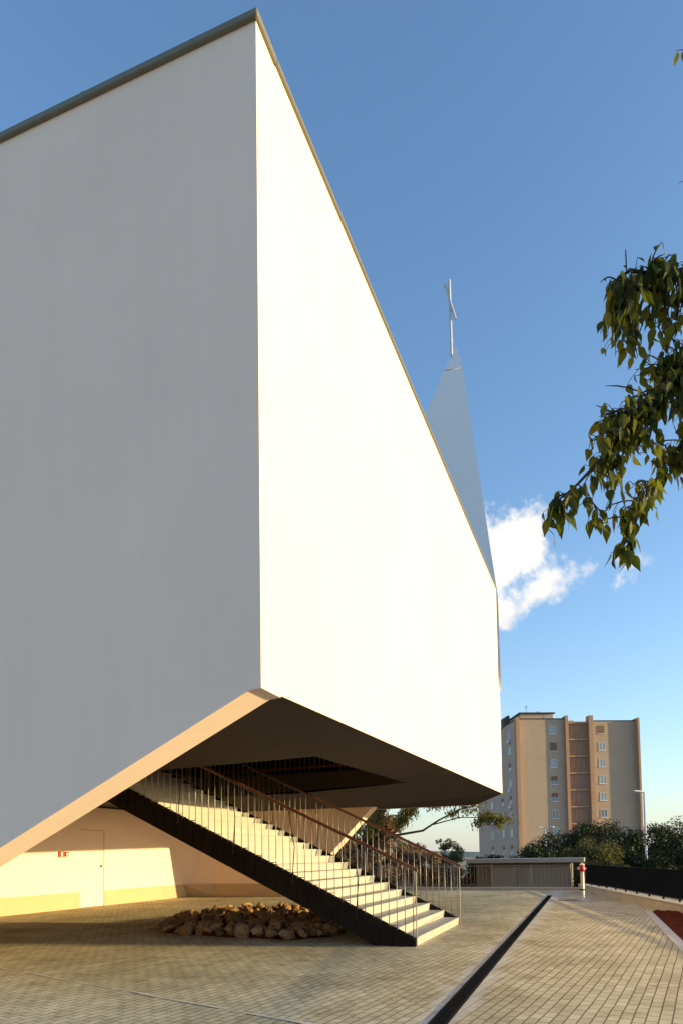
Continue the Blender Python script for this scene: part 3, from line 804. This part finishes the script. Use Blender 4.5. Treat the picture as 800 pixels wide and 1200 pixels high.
# windows
rw = random.Random(3)
def window(origin, right, out, w, h, kind, parent):
    # origin = centre on the wall, right = along the wall, out = outwards
    def B(x0, x1, z0, z1, d0, d1, name, mt, par):
        mb = MB(); mb.prism([origin + right * x + out * d0 + Vector((0, 0, z)) for x, z in ((x0, z0), (x1, z0), (x1, z1), (x0, z1))], out * (d1 - d0))
        return mb.build(name, mt, par)
    mb = MB(); t = 0.065
    def bar(x0, x1, z0, z1): mb.prism([origin + right * x + out * 0.004 + Vector((0, 0, z)) for x, z in ((x0, z0), (x1, z0), (x1, z1), (x0, z1))], out * 0.05)
    bar(-w / 2, w / 2, -h / 2, -h / 2 + t); bar(-w / 2, w / 2, h / 2 - t, h / 2)
    bar(-w / 2, -w / 2 + t, -h / 2 + t + 0.001, h / 2 - t - 0.001); bar(w / 2 - t, w / 2, -h / 2 + t + 0.001, h / 2 - t - 0.001)
    if w > 0.9: bar(-t / 2, t / 2, -h / 2 + t + 0.001, h / 2 - t - 0.001)
    wo = mb.build('window', M['frame'], parent)
    i = t + 0.002
    B(-w / 2 + i, w / 2 - i, -h / 2 + i, h / 2 - i, 0.006, 0.02, 'pane', M['curtain'] if kind in ('c',) else M['glass'], wo)
    if kind == 'closed': B(-w / 2 + 0.03, w / 2 - 0.03, -h / 2 + 0.03, h / 2, 0.056, 0.085, 'shutter', M['shutter'], wo)
    if kind == 'half': B(-w / 2 + 0.03, w / 2 - 0.03, 0.0, h / 2, 0.056, 0.085, 'shutter', M['shutter'], wo)
    if kind == 'halfred': B(-w / 2 + 0.03, w / 2 - 0.03, 0.1, h / 2, 0.056, 0.085, 'shutter', M['shutter2'], wo)
    B(-w / 2 - 0.08, w / 2 + 0.08, -h / 2 - 0.1, -h / 2 - 0.003, 0.002, 0.12, 'sill', M['frame'], wo)
    return wo
kl = ['c', 'closed', 'c', 'half', 'halfred', 'g', 'c', 'c', 'g']
kr = ['closed', 'c', 'c', 'c', 'c', 'g', 'closed', 'c', 'g']
for k in range(9):
    z = 23.15 - k * FH
    window(Q(px2s(646.5), 0, z), AF, -AD, 1.25, 1.45, kl[k], ap)
    window(Q(px2s(704), 0.25, z + 0.1), AF, -AD, 1.2, 1.4, kr[k], ap)
acm = None
for k in range(9):
    z = 23.1 - k * FH
    for dd, rows in ((4.0, range(9)), (9.0, range(3, 9)), (16.5, range(2, 9))):
        if k in rows: window(Q(-0.02, dd, z), AD, -AF, 1.3, 1.4, ['c', 'half', 'g', 'half', 'g'][(k + int(dd)) % 5], ap)
    if k in (0, 3, 4):
        mb = MB(); p = Q(-0.02, 4.0, z - 1.25)
        mb.prism([p + AD * x + Vector((0, 0, zz)) for x, zz in ((-0.45, -0.3), (0.45, -0.3), (0.45, 0.3), (-0.45, 0.3))], AF * -0.38)
        mb.build('air_conditioner', M['frame'], ap)

# ------------------------------------------------------------------ street lamps
def street_lamp(loc, hh, label, heads):
    o = empty('street_lamp', loc, label, 'street lamp', 'street lamps behind the forecourt')
    loc = Vector(loc)
    m = MB(); m.tube([loc, loc + Vector((0, 0, 0.9)), loc + Vector((0, 0, 0.95)), loc + Vector((0, 0, hh))], [0.12, 0.11, 0.085, 0.06], 12); m.build('pole', M['pole'], o, smooth=True)
    for s in heads:
        d = Vector((s, -0.1, 0)).normalized(); t = loc + Vector((0, 0, hh - 0.03))
        m = MB(); m.tube([t, t + d * 0.25 + Vector((0, 0, 0.06))], 0.04, 8); m.build('arm', M['pole'], o)
        n = Vector((-d.y, d.x, 0)); p = t + d * 0.2 + Vector((0, 0, 0.03))
        m = MB(); m.prism([p - n * 0.10, p + d * 0.50 - n * 0.13 + Vector((0, 0, 0.03)), p + d * 0.58 + Vector((0, 0, 0.035)), p + d * 0.50 + n * 0.13 + Vector((0, 0, 0.03)), p + n * 0.10], (0, 0, 0.10))
        lh = m.build('lamp_head', M['pole'], o, bevel=0.02)
        m = MB(); q = p + d * 0.12 - Vector((0, 0, 0.012)); m.prism([q - n * 0.07, q + d * 0.33 - n * 0.09 + Vector((0, 0, 0.02)), q + d * 0.33 + n * 0.09 + Vector((0, 0, 0.02)), q + n * 0.07], (0, 0, 0.01)); m.build('lens', M['curtain'], lh)
street_lamp((20.0, 45, LOW), 5.45 - LOW, 'tall pale single-headed street lamp rising behind the black fence', (-1,))
street_lamp((17.85, 60, LOW), 3.75 - LOW, 'small double-headed street lamp half hidden by trees below the apartment block', (-1, 1))

# ------------------------------------------------------------------ trees and shrubs
def leaves(rng, centers, radii, n, size, flat=0.75, droop=0.0):
    """n small leaf faces scattered through clumps; returns verts, faces"""
    centers = np.array(centers); radii = np.array(radii)
    w = radii ** 2; idx = rng.choice(len(centers), n, p=w / w.sum())
    d = rng.normal(size=(n, 3)); d /= np.linalg.norm(d, axis=1)[:, None]
    rad = rng.random(n) ** 0.45
    pos = centers[idx] + d * (rad * radii[idx])[:, None] * np.array([1, 1, flat])
    nrm = d + rng.normal(size=(n, 3)) * 0.7; nrm[:, 2] += 0.3
    nrm /= np.linalg.norm(nrm, axis=1)[:, None]
    t = np.cross(nrm, rng.normal(size=(n, 3))); t[:, 2] -= droop; t /= np.linalg.norm(t, axis=1)[:, None]
    s = np.cross(nrm, t)
    L = size * (0.6 + 0.8 * rng.random(n))[:, None]; Wd = L * (0.28 + 0.15 * rng.random(n))[:, None]
    v = np.empty((n, 4, 3))
    v[:, 0] = pos - t * L * 0.5; v[:, 1] = pos + s * Wd + nrm * L * 0.06; v[:, 2] = pos + t * L * 0.5; v[:, 3] = pos - s * Wd + nrm * L * 0.06
    f = np.arange(n * 4).reshape(n, 4)
    return v.reshape(-1, 3), f.tolist()

def tree(name, loc, height, rad, seed, leafm, label, group=None, n=5200, size=0.22, trunk_h=0.35, flat=0.8, nclump=34, cat='tree', tr=0.14, spread=1.0, smin=0.18, smax=0.34):
    rng = np.random.default_rng(seed); rnd = random.Random(seed)
    o = empty(name, loc, label, cat, group)
    tz = height * trunk_h
    cc = []; rr = []
    ch_ = (height - tz) / 2; cz = tz + ch_
    for k in range(nclump):
        while True:
            d = Vector((rnd.uniform(-1, 1), rnd.uniform(-1, 1), rnd.uniform(-1, 1)))
            if 0.25 < d.length < 1: break
        q = rnd.uniform(smin, smax)
        cc.append((d.x * rad * (1 - q * 0.6) * spread, d.y * rad * (1 - q * 0.6), cz + d.z * ch_ * (1 - q * 0.6))); rr.append(q * rad * 1.15)
    m = MB()
    top = Vector((rnd.uniform(-.2, .2) * rad, rnd.uniform(-.2, .2) * rad, tz + ch_ * 0.8))
    mid = Vector((top.x * 0.3 + rnd.uniform(-.1, .1), top.y * 0.3, tz * 0.7))
    m.tube([(0, 0, -0.3), mid, top], [tr * 1.3, tr, tr * 0.3], 8)
    order = sorted(range(nclump), key=lambda i: -rr[i])
    for i in order[:14]:
        e = Vector(cc[i]); s0 = mid + (top - mid) * rnd.uniform(0.1, 0.9); md = (s0 + e) / 2 + Vector((rnd.uniform(-.1, .1), rnd.uniform(-.1, .1), 0.12)) * rad * 0.6
        m.tube([s0, md, e], [tr * 0.4, tr * 0.25, tr * 0.08], 5)
    tk = m.build('trunk', M['bark'], o, smooth=True, base=Vector((0, 0, 0)))
    v, f = leaves(rng, cc, rr, n, size, flat)
    pydata('crown', v, f, leafm, o)
    return o
bgk = [  # x, y, height above LOW, radius, seed, kind, label
    (12.9, 46, 3.9, 2.0, 21, 'leaf_dark', 'small dark bushy tree directly above the left end of the shed roof'),
    (15.9, 50, 5.0, 2.7, 22, 'leaf_dark', 'dark rounded tree behind the shed below the small double lamp'),
    (18.6, 50, 5.75, 2.6, 23, 'leaf_dark', 'dark tree before the louvred centre of the apartment block'),
    (21.0, 54, 5.8, 2.9, 24, 'leaf_dark', 'broad dark tree just left of the tall street lamp'),
    (24.2, 52, 5.5, 2.7, 25, 'leaf_dark', 'dark tree right of the tall street lamp behind the fence'),
    (27.4, 53, 6.1, 3.0, 26, 'leaf_dark', 'tallest dark tree at the right edge behind the black fence'),
    (13.9, 38, 4.0, 2.0, 27, 'leaf_olive', 'olive green bushy tree in front of the dark trees beside the shed roof'),
    (17.0, 41, 4.6, 2.3, 28, 'leaf_dark', 'dark green bush tree between the shed and the tall street lamp'),
    (20.8, 39, 4.0, 2.2, 29, 'leaf_dark', 'low dark bush tree close behind the black fence at the right'),
    (9.8, 47, 3.3, 1.7, 30, 'leaf_dark', 'low dark shrub tree at the left corner of the shed before the apartment block'),
]
for x, y, h, r_, sd_, k_, lb in bgk:
    tree('tree', (x, y, LOW), h, r_, sd_, M[k_], lb, 'trees behind the shed and fence', n=15000, size=0.13, trunk_h=0.06, nclump=60)
# behind the stairs
tree('tree', (1.6, 40, LOW), 6.2, 2.3, 41, M['leaf_rust'], 'rust-brown leaved tree seen beyond the stair railing under the soffit', None, n=22000, size=0.16, trunk_h=0.3)
tree('tree', (5.0, 46, LOW), 3.1, 1.5, 44, M['leaf_dark'], 'low dark tree on the skyline between the dry bank and the apartment block', None, n=5000, size=0.13, trunk_h=0.1)
tree('tree', (-2.5, 44, LOW), 7.0, 2.6, 42, M['leaf_dark'], 'dark green tree behind the rear white leg of the church', None, n=5000, size=0.2)
tree('tree', (8.0, 52, LOW), 4.7, 1.3, 43, M['leaf_olive'], 'small yellowish olive tree at the left foot of the apartment block', None, n=3500, size=0.16, trunk_h=0.15)
# bank of rock and dry growth
bv_, bf_ = [], []
NX, NY = 60, 24
for j in range(NY + 1):
    for i in range(NX + 1):
        fx, fy = i / NX, j / NY
        p = G(17 - 11.2 * fx, BACK + 1.2 + 9 * fy)
        env = math.sin(math.pi * min(1, fy * 1.25)) ** 0.6 if fy < 0.8 else math.sin(math.pi * min(1, fy * 1.25)) 
        ex = min(1, (1 - fx) * 4.5) * min(1, fx * 6 + 0.3)
        z = LOW + (3.0 * env * ex) * (0.8 + 0.45 * noise.noise(Vector((p.x * 0.5, p.y * 0.5, 2)))) + 0.35 * noise.noise(Vector((p.x * 1.7, p.y * 1.7, 5))) + 0.15 * noise.noise(Vector((p.x * 5, p.y * 5, 9)))
        bv_.append((p.x, p.y, z if 0 < j < NY and 0 < i < NX else LOW - 0.3))
for j in range(NY):
    for i in range(NX):
        k = j * (NX + 1) + i; bf_.append((k, k + 1, k + NX + 2, k + NX + 1))
tag(pydata('rocky_bank', bv_, bf_, M['rock'], smooth=True), kind='structure')
shr = [(0.3, 33.0, 1.05, 1.3, 'grey-brown dry shrub on the bank beyond the middle of the stair railing'),
       (1.9, 32.4, 1.0, 1.25, 'large dry shrub on the bank below the rusty tree'),
       (3.2, 33.2, 1.2, 1.3, 'tall dry thorny shrub on the bank right of the rusty tree'),
       (4.5, 32.6, 0.7, 1.1, 'dry brown shrub on the bank above the near handrail end'),
       (5.5, 33.2, 0.4, 0.9, 'last dry shrub at the right end of the bank beside the shed'),
       (-1.4, 33.5, 1.1, 1.3, 'dry shrub on the bank behind the rear white leg')]
for i, (x, y, z, r_, lb) in enumerate(shr):
    tree('dry_shrub', (x, y, z - 1.2), r_ * 2.0, r_, 60 + i, M['leaf_dry'], lb, 'dry shrubs on the bank', n=5200, size=0.12, trunk_h=0.05, cat='shrub', tr=0.05, nclump=22)
tree('shrub', (7.0, 32.2, LOW), 2.5, 0.6, 71, M['leaf_dark'], 'dark green shrub behind the railing at the left end of the shed', None, n=2200, size=0.12, trunk_h=0.05, cat='shrub', tr=0.04, nclump=14)

tree('shrub', (10.8, 30.0, LOW), 2.8, 0.75, 72, M['leaf_dark'], 'dark shrub filling the gap between the shed and the end of the black fence', None, n=9000, size=0.10, trunk_h=0.03, cat='shrub', tr=0.05, nclump=34, smin=0.3, smax=0.45)
tree('shrub', (11.6, 30.5, LOW), 2.9, 1.3, 73, M['leaf_dark'], 'broad dark shrub behind the far end of the black fence', None, n=9000, size=0.11, trunk_h=0.03, cat='shrub', tr=0.05, nclump=34, smin=0.3, smax=0.45)
# ------------------------------------------------------------------ overhanging trees with big visible leaves
LEAFP = [(0, 0), (0.08, 0.09), (0.24, 0.20), (0.42, 0.215), (0.62, 0.15), (0.80, 0.065), (1.0, 0.0)]
def big_leaves(items, m_, name, parent):
    """items: (pos, direction, normal, length) -> folded pointed leaf blades with a curved midrib"""
    V, F = [], []
    for pos, d, n, L in items:
        d = d.normalized(); s = d.cross(n)
        if s.length < 1e-4: continue
        s.normalize(); n = s.cross(d).normalized(); b0 = len(V)
        curl = random.uniform(-0.05, 0.22); fold = random.uniform(0.10, 0.5)
        mids = []; 
        for t, w in LEAFP:
            c = pos + d * (t * L) - n * (curl * t * t * L)
            V.append(c); 
            V.append(c + s * (w * L) + n * (w * L * fold)); V.append(c - s * (w * L) + n * (w * L * fold))
        k = len(LEAFP)
        for i in range(k - 1):
            a = b0 + 3 * i; b = b0 + 3 * (i + 1)
            F.append((a, a + 1, b + 1, b)); F.append((a, b, b + 2, a + 2))
    bs = world_base(parent)
    return pydata(name, [c - bs for c in V], F, m_, parent, smooth=True)

def hanging_tree(name, base, label, limbs, twigs, leafm, seed, crown_extra, leaf_len, trunk_top, tr=0.16):
    """limbs: list of polylines; twigs: (polyline, n leaves, droop spread)"""
    rnd = random.Random(seed)
    o = empty(name, base, label, 'tree')
    m = MB(); bvec = Vector(base)
    tt = Vector(trunk_top)
    m.tube([bvec - Vector((0, 0, 0.2)), bvec + (tt - bvec) * 0.5 + Vector((0.12, 0.05, 0)), tt], [tr * 1.25, tr, tr * 0.7], 12)
    m.build('trunk', M['bark'], o, smooth=True)
    for pl, r0, r1 in limbs:
        m = MB(); k = len(pl); m.tube(pl, [r0 + (r1 - r0) * i / (k - 1) for i in range(k)], 7); m.build('limb', M['twig'], o, smooth=True)
    items = []; tw = MB(); nb = MB(); hasb = False
    for pl, nl, sprd, Ls in twigs:
        pl = [Vector(p) for p in pl]
        tw.tube(pl, [0.0045] * (len(pl) - 1) + [0.002], 5)
        segs = [(pl[i + 1] - pl[i]).length for i in range(len(pl) - 1)]; tot = sum(segs)
        for q in range(nl):
            t = tot * (0.05 + 0.95 * (q + rnd.random() * 0.8) / nl); i = 0
            t = min(t, tot - 1e-4)
            while t > segs[i]: t -= segs[i]; i += 1
            p = pl[i] + (pl[i + 1] - pl[i]) * (t / segs[i])
            off = Vector((rnd.gauss(0, sprd), rnd.gauss(0, sprd * 1.2), rnd.gauss(-sprd * 0.3, sprd)))
            st_ = p; pe = p + off
            if off.length > 0.04: tw.tube([st_, (st_ + pe) / 2 + Vector((0, 0, 0.01)), pe], [0.003, 0.0025, 0.002], 4, cap=False)
            d = Vector((rnd.gauss(0, 0.30), rnd.gauss(0, 0.30), -1.0 + rnd.gauss(0, 0.2)))
            n = Vector((rnd.gauss(0, 1), rnd.gauss(-0.6, 1), rnd.gauss(0.25, 0.5)))
            items.append((pe, d, n, Ls * rnd.uniform(0.6, 1.2)))
    tw.build('twigs', M['twig'], o)
    big_leaves(items, leafm, 'foliage', o)
    return o

# near hackberry at the right edge; trunk stands in the soil bed out of frame
rh = random.Random(77)
tb = (4.4, 4.6, 0.02)
limbs, twigs = [], []
def arc(p, q, sag, n=6):
    p, q = Vector(p), Vector(q)
    return [p + (q - p) * (i / n) + Vector((0, 0, sag * math.sin(math.pi * i / n))) for i in range(n + 1)]
def V3(x, y, z): return Vector((x, y, z))
L1 = [V3(4.35, 4.6, 4.6), V3(3.4, 4.62, 5.2), V3(2.6, 4.55, 5.355), V3(2.28, 4.5, 5.36), V3(2.02, 4.46, 5.38), V3(1.92, 4.45, 5.30)]
L2 = [V3(4.35, 4.6, 4.3), V3(3.4, 4.62, 4.85), V3(2.56, 4.58, 4.80), V3(2.31, 4.5, 4.65), V3(2.04, 4.46, 4.39), V3(1.77, 4.43, 4.04), V3(1.60, 4.42, 3.86), V3(1.48, 4.42, 3.76)]
L3 = [V3(3.4, 4.62, 4.85), V3(2.7, 4.75, 4.55), V3(2.35, 4.7, 4.2), V3(2.1, 4.6, 3.8), V3(1.96, 4.55, 3.45)]
L4 = arc((4.4, 4.6, 4.9), (2.85, 4.6, 7.1), 0.1); L5 = arc((4.4, 4.6, 4.7), (3.2, 4.0, 6.4), 0.3)
L6 = arc((4.4, 4.6, 4.5), (5.6, 3.7, 6.2), 0.3)
for l, a_, b_ in ((L1, 0.035, 0.006), (L2, 0.035, 0.004), (L3, 0.02, 0.004), (L4, 0.06, 0.012), (L5, 0.05, 0.015), (L6, 0.06, 0.015)): limbs.append((l, a_, b_))
def at_l(l, f):
    k = f * (len(l) - 1); i = min(int(k), len(l) - 2); return l[i] + (l[i + 1] - l[i]) * (k - i)
def tw_add(p, q, sag, n, sp_, L=0.135): twigs.append((arc(p, q, sag, 4), n, sp_, L))
CROWN = [(2.085, 5.516), (2.263, 5.538), (2.407, 5.462), (2.75, 5.55), (2.75, 4.1), (2.519, 3.935), (2.354, 4.146), (2.201, 3.94), (2.154, 3.762), (2.017, 3.646), (2.051, 3.468), (1.935, 3.282), (1.878, 3.471), (1.753, 3.502), (1.575, 3.711), (1.524, 3.564), (1.41, 3.584), (1.396, 3.714), (1.58, 3.859), (1.71, 3.947), (1.709, 4.275), (1.782, 4.364), (1.989, 4.481), (2.013, 4.662), (2.04, 4.752), (2.02, 4.844), (1.928, 4.894), (1.836, 4.938), (1.842, 5.102), (1.939, 5.211), (1.961, 5.333)]
def in_crown(x, z):
    c = False; n = len(CROWN)
    for i in range(n):
        x1, y1 = CROWN[i]; x2, y2 = CROWN[(i + 1) % n]
        if (y1 > z) != (y2 > z) and x < (x2 - x1) * (z - y1) / (y2 - y1) + x1: c = not c
    return c
spine = [(at_l(l, f)) for l in (L1, L2, L3) for f in np.linspace(0.3, 1.0, 40)]
pts_ = []
while len(pts_) < 185:
    x, z = rh.uniform(1.38, 2.75), rh.uniform(3.25, 5.55)
    # leaves hang below their twig: the twig end sits a little above the leaf
    if not in_crown(x, z) or not in_crown(x + 0.01, z - 0.05): continue
    pts_.append(V3(x, rh.gauss(4.52, 0.13), z + 0.04))
for q in pts_:
    p = min(spine, key=lambda w_: (w_ - q).length + (0.25 if w_.z < q.z else 0))
    tw_add(p, q, 0.03, 8, 0.035, 0.118)
for k in range(26):
    q = V3(rh.uniform(2.12, 2.6), rh.gauss(4.52, 0.1), rh.uniform(4.72, 5.1)); tw_add(min(spine, key=lambda w_: (w_ - q).length), q, 0.03, 8, 0.035, 0.12)
# sprays at the left and bottom tips
for q, n in ((V3(1.42, 4.42, 3.66), 4), (V3(1.50, 4.42, 3.64), 3), (V3(1.47, 4.43, 3.70), 3)): tw_add(L2[-1], q, 0.02, n, 0.02, 0.15)
for q in (V3(1.95, 4.53, 3.40), V3(1.92, 4.55, 3.46)): tw_add(at_l(L3, 0.9), q, 0.0, 9, 0.022, 0.12)
for q in (V3(1.85, 4.45, 5.03), V3(1.90, 4.45, 5.0)): tw_add(at_l(L1, 0.97), q, 0.02, 4, 0.02, 0.15)
# bare tips that stick out
for p, q in ((L1[-1], (1.81, 4.45, 5.286)), (at_l(L2, 0.52), (1.823, 4.45, 4.556)), (at_l(L2, 0.68), (1.70, 4.45, 4.17)), (at_l(L2, 0.62), (1.75, 4.45, 4.42)), (at_l(L1, 0.85), (1.99, 4.45, 5.52))): tw_add(p, q, 0.03, 1, 0.012, 0.05)
# leaves out of the frame, further into the crown
for l in (L4, L5, L6):
    for f in np.linspace(0.15, 1.0, 14):
        p = at_l(l, float(f))
        if l is L4 and f > 0.85: continue
        tw_add(p, p + Vector((rh.uniform(0.0, 0.5), rh.uniform(-0.6, 0.3), rh.uniform(-0.5, 0.5))), 0.04, 12, 0.08)
for k in range(40):
    p = at_l(rh.choice((L1, L2)), rh.uniform(0.1, 0.35)); tw_add(p, p + Vector((rh.uniform(-0.1, 0.4), rh.uniform(-0.4, 0.3), rh.uniform(-0.6, 0.4))), 0.04, 10, 0.07)
# the single leaves that reach in high up
tw_add(L4[-1], V3(2.42, 4.5, 7.02), 0.03, 9, 0.012); tw_add(at_l(L4, 0.7), V3(2.40, 4.5, 6.04), 0.05, 6, 0.012)
hanging_tree('tree', tb, 'near tree reaching in from the right edge with large drooping pointed leaves', limbs, twigs, M['leaf_near'], 5, None, 0.11, (4.4, 4.6, 5.0))

# mid-distance tree whose branch shows between the soffit and the far handrail
limbs, twigs = [], []
tb2 = (0.9, 30.9, LOW)
K1 = [Vector(p) for p in ((1.0, 30.9, 1.6), (2.3, 30.6, 2.35), (3.6, 30.4, 2.55), (4.3, 30.3, 3.0), (5.2, 30.2, 3.45), (6.0, 30.2, 3.65))]
K2 = [Vector(p) for p in ((4.0, 30.35, 2.8), (5.2, 30.1, 3.1), (6.2, 30.0, 3.08), (7.2, 30.0, 2.98))]
K3 = arc((1.0, 30.9, 1.7), (2.2, 31.2, 4.2), 0.2); K4 = arc((1.0, 30.9, 1.9), (0.2, 31, 4.3), 0.2); K5 = arc((2.3, 30.6, 2.35), (3.3, 30.6, 3.9), 0.15); K6 = arc((3.3, 30.6, 3.9), (4.8, 30.6, 3.95), 0.1)
for l, a_, b_ in ((K1, 0.07, 0.02), (K2, 0.03, 0.01), (K3, 0.06, 0.015), (K4, 0.06, 0.015), (K5, 0.04, 0.012), (K6, 0.02, 0.008)): limbs.append((l, a_, b_))
for l, lo, n in ((K1, 0.72, 9), (K2, 0.6, 18), (K3, 0.3, 26), (K4, 0.3, 12), (K5, 0.35, 30), (K6, 0.3, 22)):
    for f in np.linspace(lo, 1.0, n):
        p = at_l(l, float(f)); tw_add(p, p + Vector((rh.uniform(-0.35, 0.35), rh.uniform(-0.4, 0.4), rh.uniform(-0.35, 0.3))), 0.03, 40, 0.13, 0.13)
hanging_tree('tree', tb2, 'light green tree whose bare bent branch crosses the pale sky below the soffit', limbs, twigs, M['leaf_branch'], 6, None, 0.12, (1.0, 30.9, 1.9), tr=0.13)

# distant hills
hv, hf = [], []
NH = 160
for j, (rr_, hh) in enumerate(((1400, -1.7), (1900, 1.0), (2400, 0.55), (2500, -2))):
    for i in range(NH + 1):
        an = R(-75) + R(150) * i / NH
        z = LOW - 5 if hh < 0 else hh * (6 + 0.35 *  30 * noise.noise(Vector((an * 3.1, j, 4))) + 12 * noise.noise(Vector((an * 11, j, 1))))
        hv.append((math.sin(an) * rr_, math.cos(an) * rr_, z))
for j in range(3):
    for i in range(NH):
        k = j * (NH + 1) + i; hf.append((k, k + 1, k + NH + 2, k + NH + 1))
tag(pydata('hills', hv, hf, M['hills'], smooth=True), kind='structure')

# ------------------------------------------------------------------ camera
pitch, roll, H, F = R(3.0), R(0.8), 1.4, 800.0
fw = Vector((0, math.cos(pitch), math.sin(pitch))); u0 = Vector((0, -math.sin(pitch), math.cos(pitch))); r0 = Vector((1, 0, 0))
rt = r0 * math.cos(roll) - u0 * math.sin(roll); up = u0 * math.cos(roll) + r0 * math.sin(roll)
cam = bpy.data.cameras.new('camera'); co = bpy.data.objects.new('camera', cam); COL.objects.link(co)
mw = Matrix((rt, up, -fw)).transposed().to_4x4(); mw.translation = Vector((0, 0, H)); co.matrix_world = mw
cam.sensor_fit = 'VERTICAL'; cam.sensor_height = 36.0; cam.sensor_width = 24.0
cam.lens = F / 1200 * 36.0
cam.shift_y = (1005 - F * math.tan(pitch) - 600) / 1200
cam.clip_start = 0.05; cam.clip_end = 8000
SC.camera = co

# ------------------------------------------------------------------ light
EL = R(8.0); SD = Vector((0.992, -0.125, 0)).normalized()       # horizontal direction towards the sun
sdir = Vector((SD.x * math.cos(EL), SD.y * math.cos(EL), math.sin(EL)))
sun = bpy.data.lights.new('sun', 'SUN'); sun.energy = 2.8; sun.angle = R(0.5); sun.color = (1.0, 0.755, 0.335)
so = bpy.data.objects.new('sun', sun); COL.objects.link(so)
so.rotation_euler = sdir.to_track_quat('Z', 'Y').to_euler(); so.location = (40, -5, 30)

w = bpy.data.worlds.new('World'); SC.world = w; w.use_nodes = True
N, L = w.node_tree.nodes, w.node_tree.links
bg = N['Background']
sky = N.new('ShaderNodeTexSky'); sky.sky_type = 'NISHITA'; sky.sun_disc = False
sky.sun_elevation = EL; sky.sun_rotation = math.atan2(SD.x, SD.y)
sky.altitude = 60; sky.air_density = 1.0; sky.dust_density = 1.0; sky.ozone_density = 2.8
tc = N.new('ShaderNodeTexCoord')
def vm(op, a, b=None, s=None):
    n = N.new('ShaderNodeVectorMath'); n.operation = op
    if isinstance(a, tuple): n.inputs[0].default_value = a
    else: L.new(a, n.inputs[0])
    if b is not None:
        if isinstance(b, tuple): n.inputs[1].default_value = b
        else: L.new(b, n.inputs[1])
    if s is not None: n.inputs['Scale'].default_value = s
    return n
def mth(op, a, b=None, c=None):
    n = N.new('ShaderNodeMath'); n.operation = op
    for i, x in enumerate((a, b, c)):
        if x is None: continue
        if isinstance(x, (int, float)): n.inputs[i].default_value = x
        else: L.new(x, n.inputs[i])
    return n.outputs[0]
dirv = tc.outputs['Generated']
nrm = vm('NORMALIZE', dirv).outputs[0]
cn = N.new('ShaderNodeTexNoise'); cn.inputs['Scale'].default_value = 14; cn.inputs['Detail'].default_value = 9; cn.inputs['Roughness'].default_value = 0.62
L.new(nrm, cn.inputs['Vector'])
cn2 = N.new('ShaderNodeTexNoise'); cn2.inputs['Scale'].default_value = 5; cn2.inputs['Detail'].default_value = 3
L.new(nrm, cn2.inputs['Vector'])
def blob(c, rx, rz, amp):
    c = Vector(c).normalized(); ex = Vector((c.y, -c.x, 0)).normalized(); ez = c.cross(ex) * -1
    d = vm('SUBTRACT', nrm, tuple(c)).outputs[0]
    x = mth('DIVIDE', vm('DOT_PRODUCT', d, tuple(ex)).outputs['Value'], rx); z = mth('DIVIDE', vm('DOT_PRODUCT', d, tuple(ez)).outputs['Value'], rz)
    r2 = mth('ADD', mth('MULTIPLY', x, x), mth('MULTIPLY', z, z))
    return mth('MULTIPLY', mth('MAXIMUM', mth('SUBTRACT', 1.0, r2), 0.0), amp)
bl_ = [blob((0.215, 0.891, 0.398), 0.11, 0.095, 1.15), blob((0.275, 0.893, 0.362), 0.066, 0.045, 0.85), blob((0.215, 0.895, 0.348), 0.085, 0.06, 1.0), blob((0.378, 0.856, 0.352), 0.05, 0.05, 0.62), blob((0.212, 0.875, 0.45), 0.04, 0.03, 0.5), blob((0.32, 0.87, 0.36), 0.05, 0.04, 0.45)]
acc = bl_[0]
for x in bl_[1:]: acc = mth('MAXIMUM', acc, x)
den = mth('ADD', acc, mth('MULTIPLY', mth('SUBTRACT', cn.outputs['Fac'], 0.56), 2.6))
mr = N.new('ShaderNodeMapRange'); mr.interpolation_type = 'SMOOTHSTEP'
mr.inputs['From Min'].default_value = 0.30; mr.inputs['From Max'].default_value = 0.80; L.new(den, mr.inputs['Value'])
fac = mth('MULTIPLY', mr.outputs[0], mth('GREATER_THAN', acc, 0.001))
shade = N.new('ShaderNodeValToRGB')
shade.color_ramp.elements[0].position = 0.35; shade.color_ramp.elements[0].color = (0.80, 0.79, 0.80, 1)
shade.color_ramp.elements[1].position = 0.6; shade.color_ramp.elements[1].color = (1.0, 0.965, 0.90, 1)
L.new(cn2.outputs['Fac'], shade.inputs['Fac'])
cl = vm('SCALE', shade.outputs['Color'], s=2.75).outputs[0]
mx = N.new('ShaderNodeMix'); mx.data_type = 'RGBA'
hz = N.new('ShaderNodeSeparateXYZ'); L.new(nrm, hz.inputs[0])
hf_ = mth('MULTIPLY', mth('POWER', 2.718, mth('MULTIPLY', mth('MAXIMUM', hz.outputs['Z'], 0.0), -9.0)), 0.62)
mh = N.new('ShaderNodeMix'); mh.data_type = 'RGBA'
L.new(hf_, mh.inputs[0]); L.new(sky.outputs[0], mh.inputs[6]); mh.inputs[7].default_value = (2.05, 2.12, 2.12, 1)
L.new(fac, mx.inputs[0]); L.new(mh.outputs[2], mx.inputs[6]); L.new(cl, mx.inputs[7])
L.new(mx.outputs[2], bg.inputs['Color'])
bg.inputs['Strength'].default_value = 0.145

# ------------------------------------------------------------------ view
SC.view_settings.view_transform = 'Standard'; SC.view_settings.look = 'None'
SC.view_settings.exposure = 1.5; SC.view_settings.gamma = 1.0; SC.view_settings.use_curve_mapping = False
SC.render.engine = 'CYCLES'
SC.cycles.max_bounces = 8
SC.render.resolution_x, SC.render.resolution_y = 682, 1024
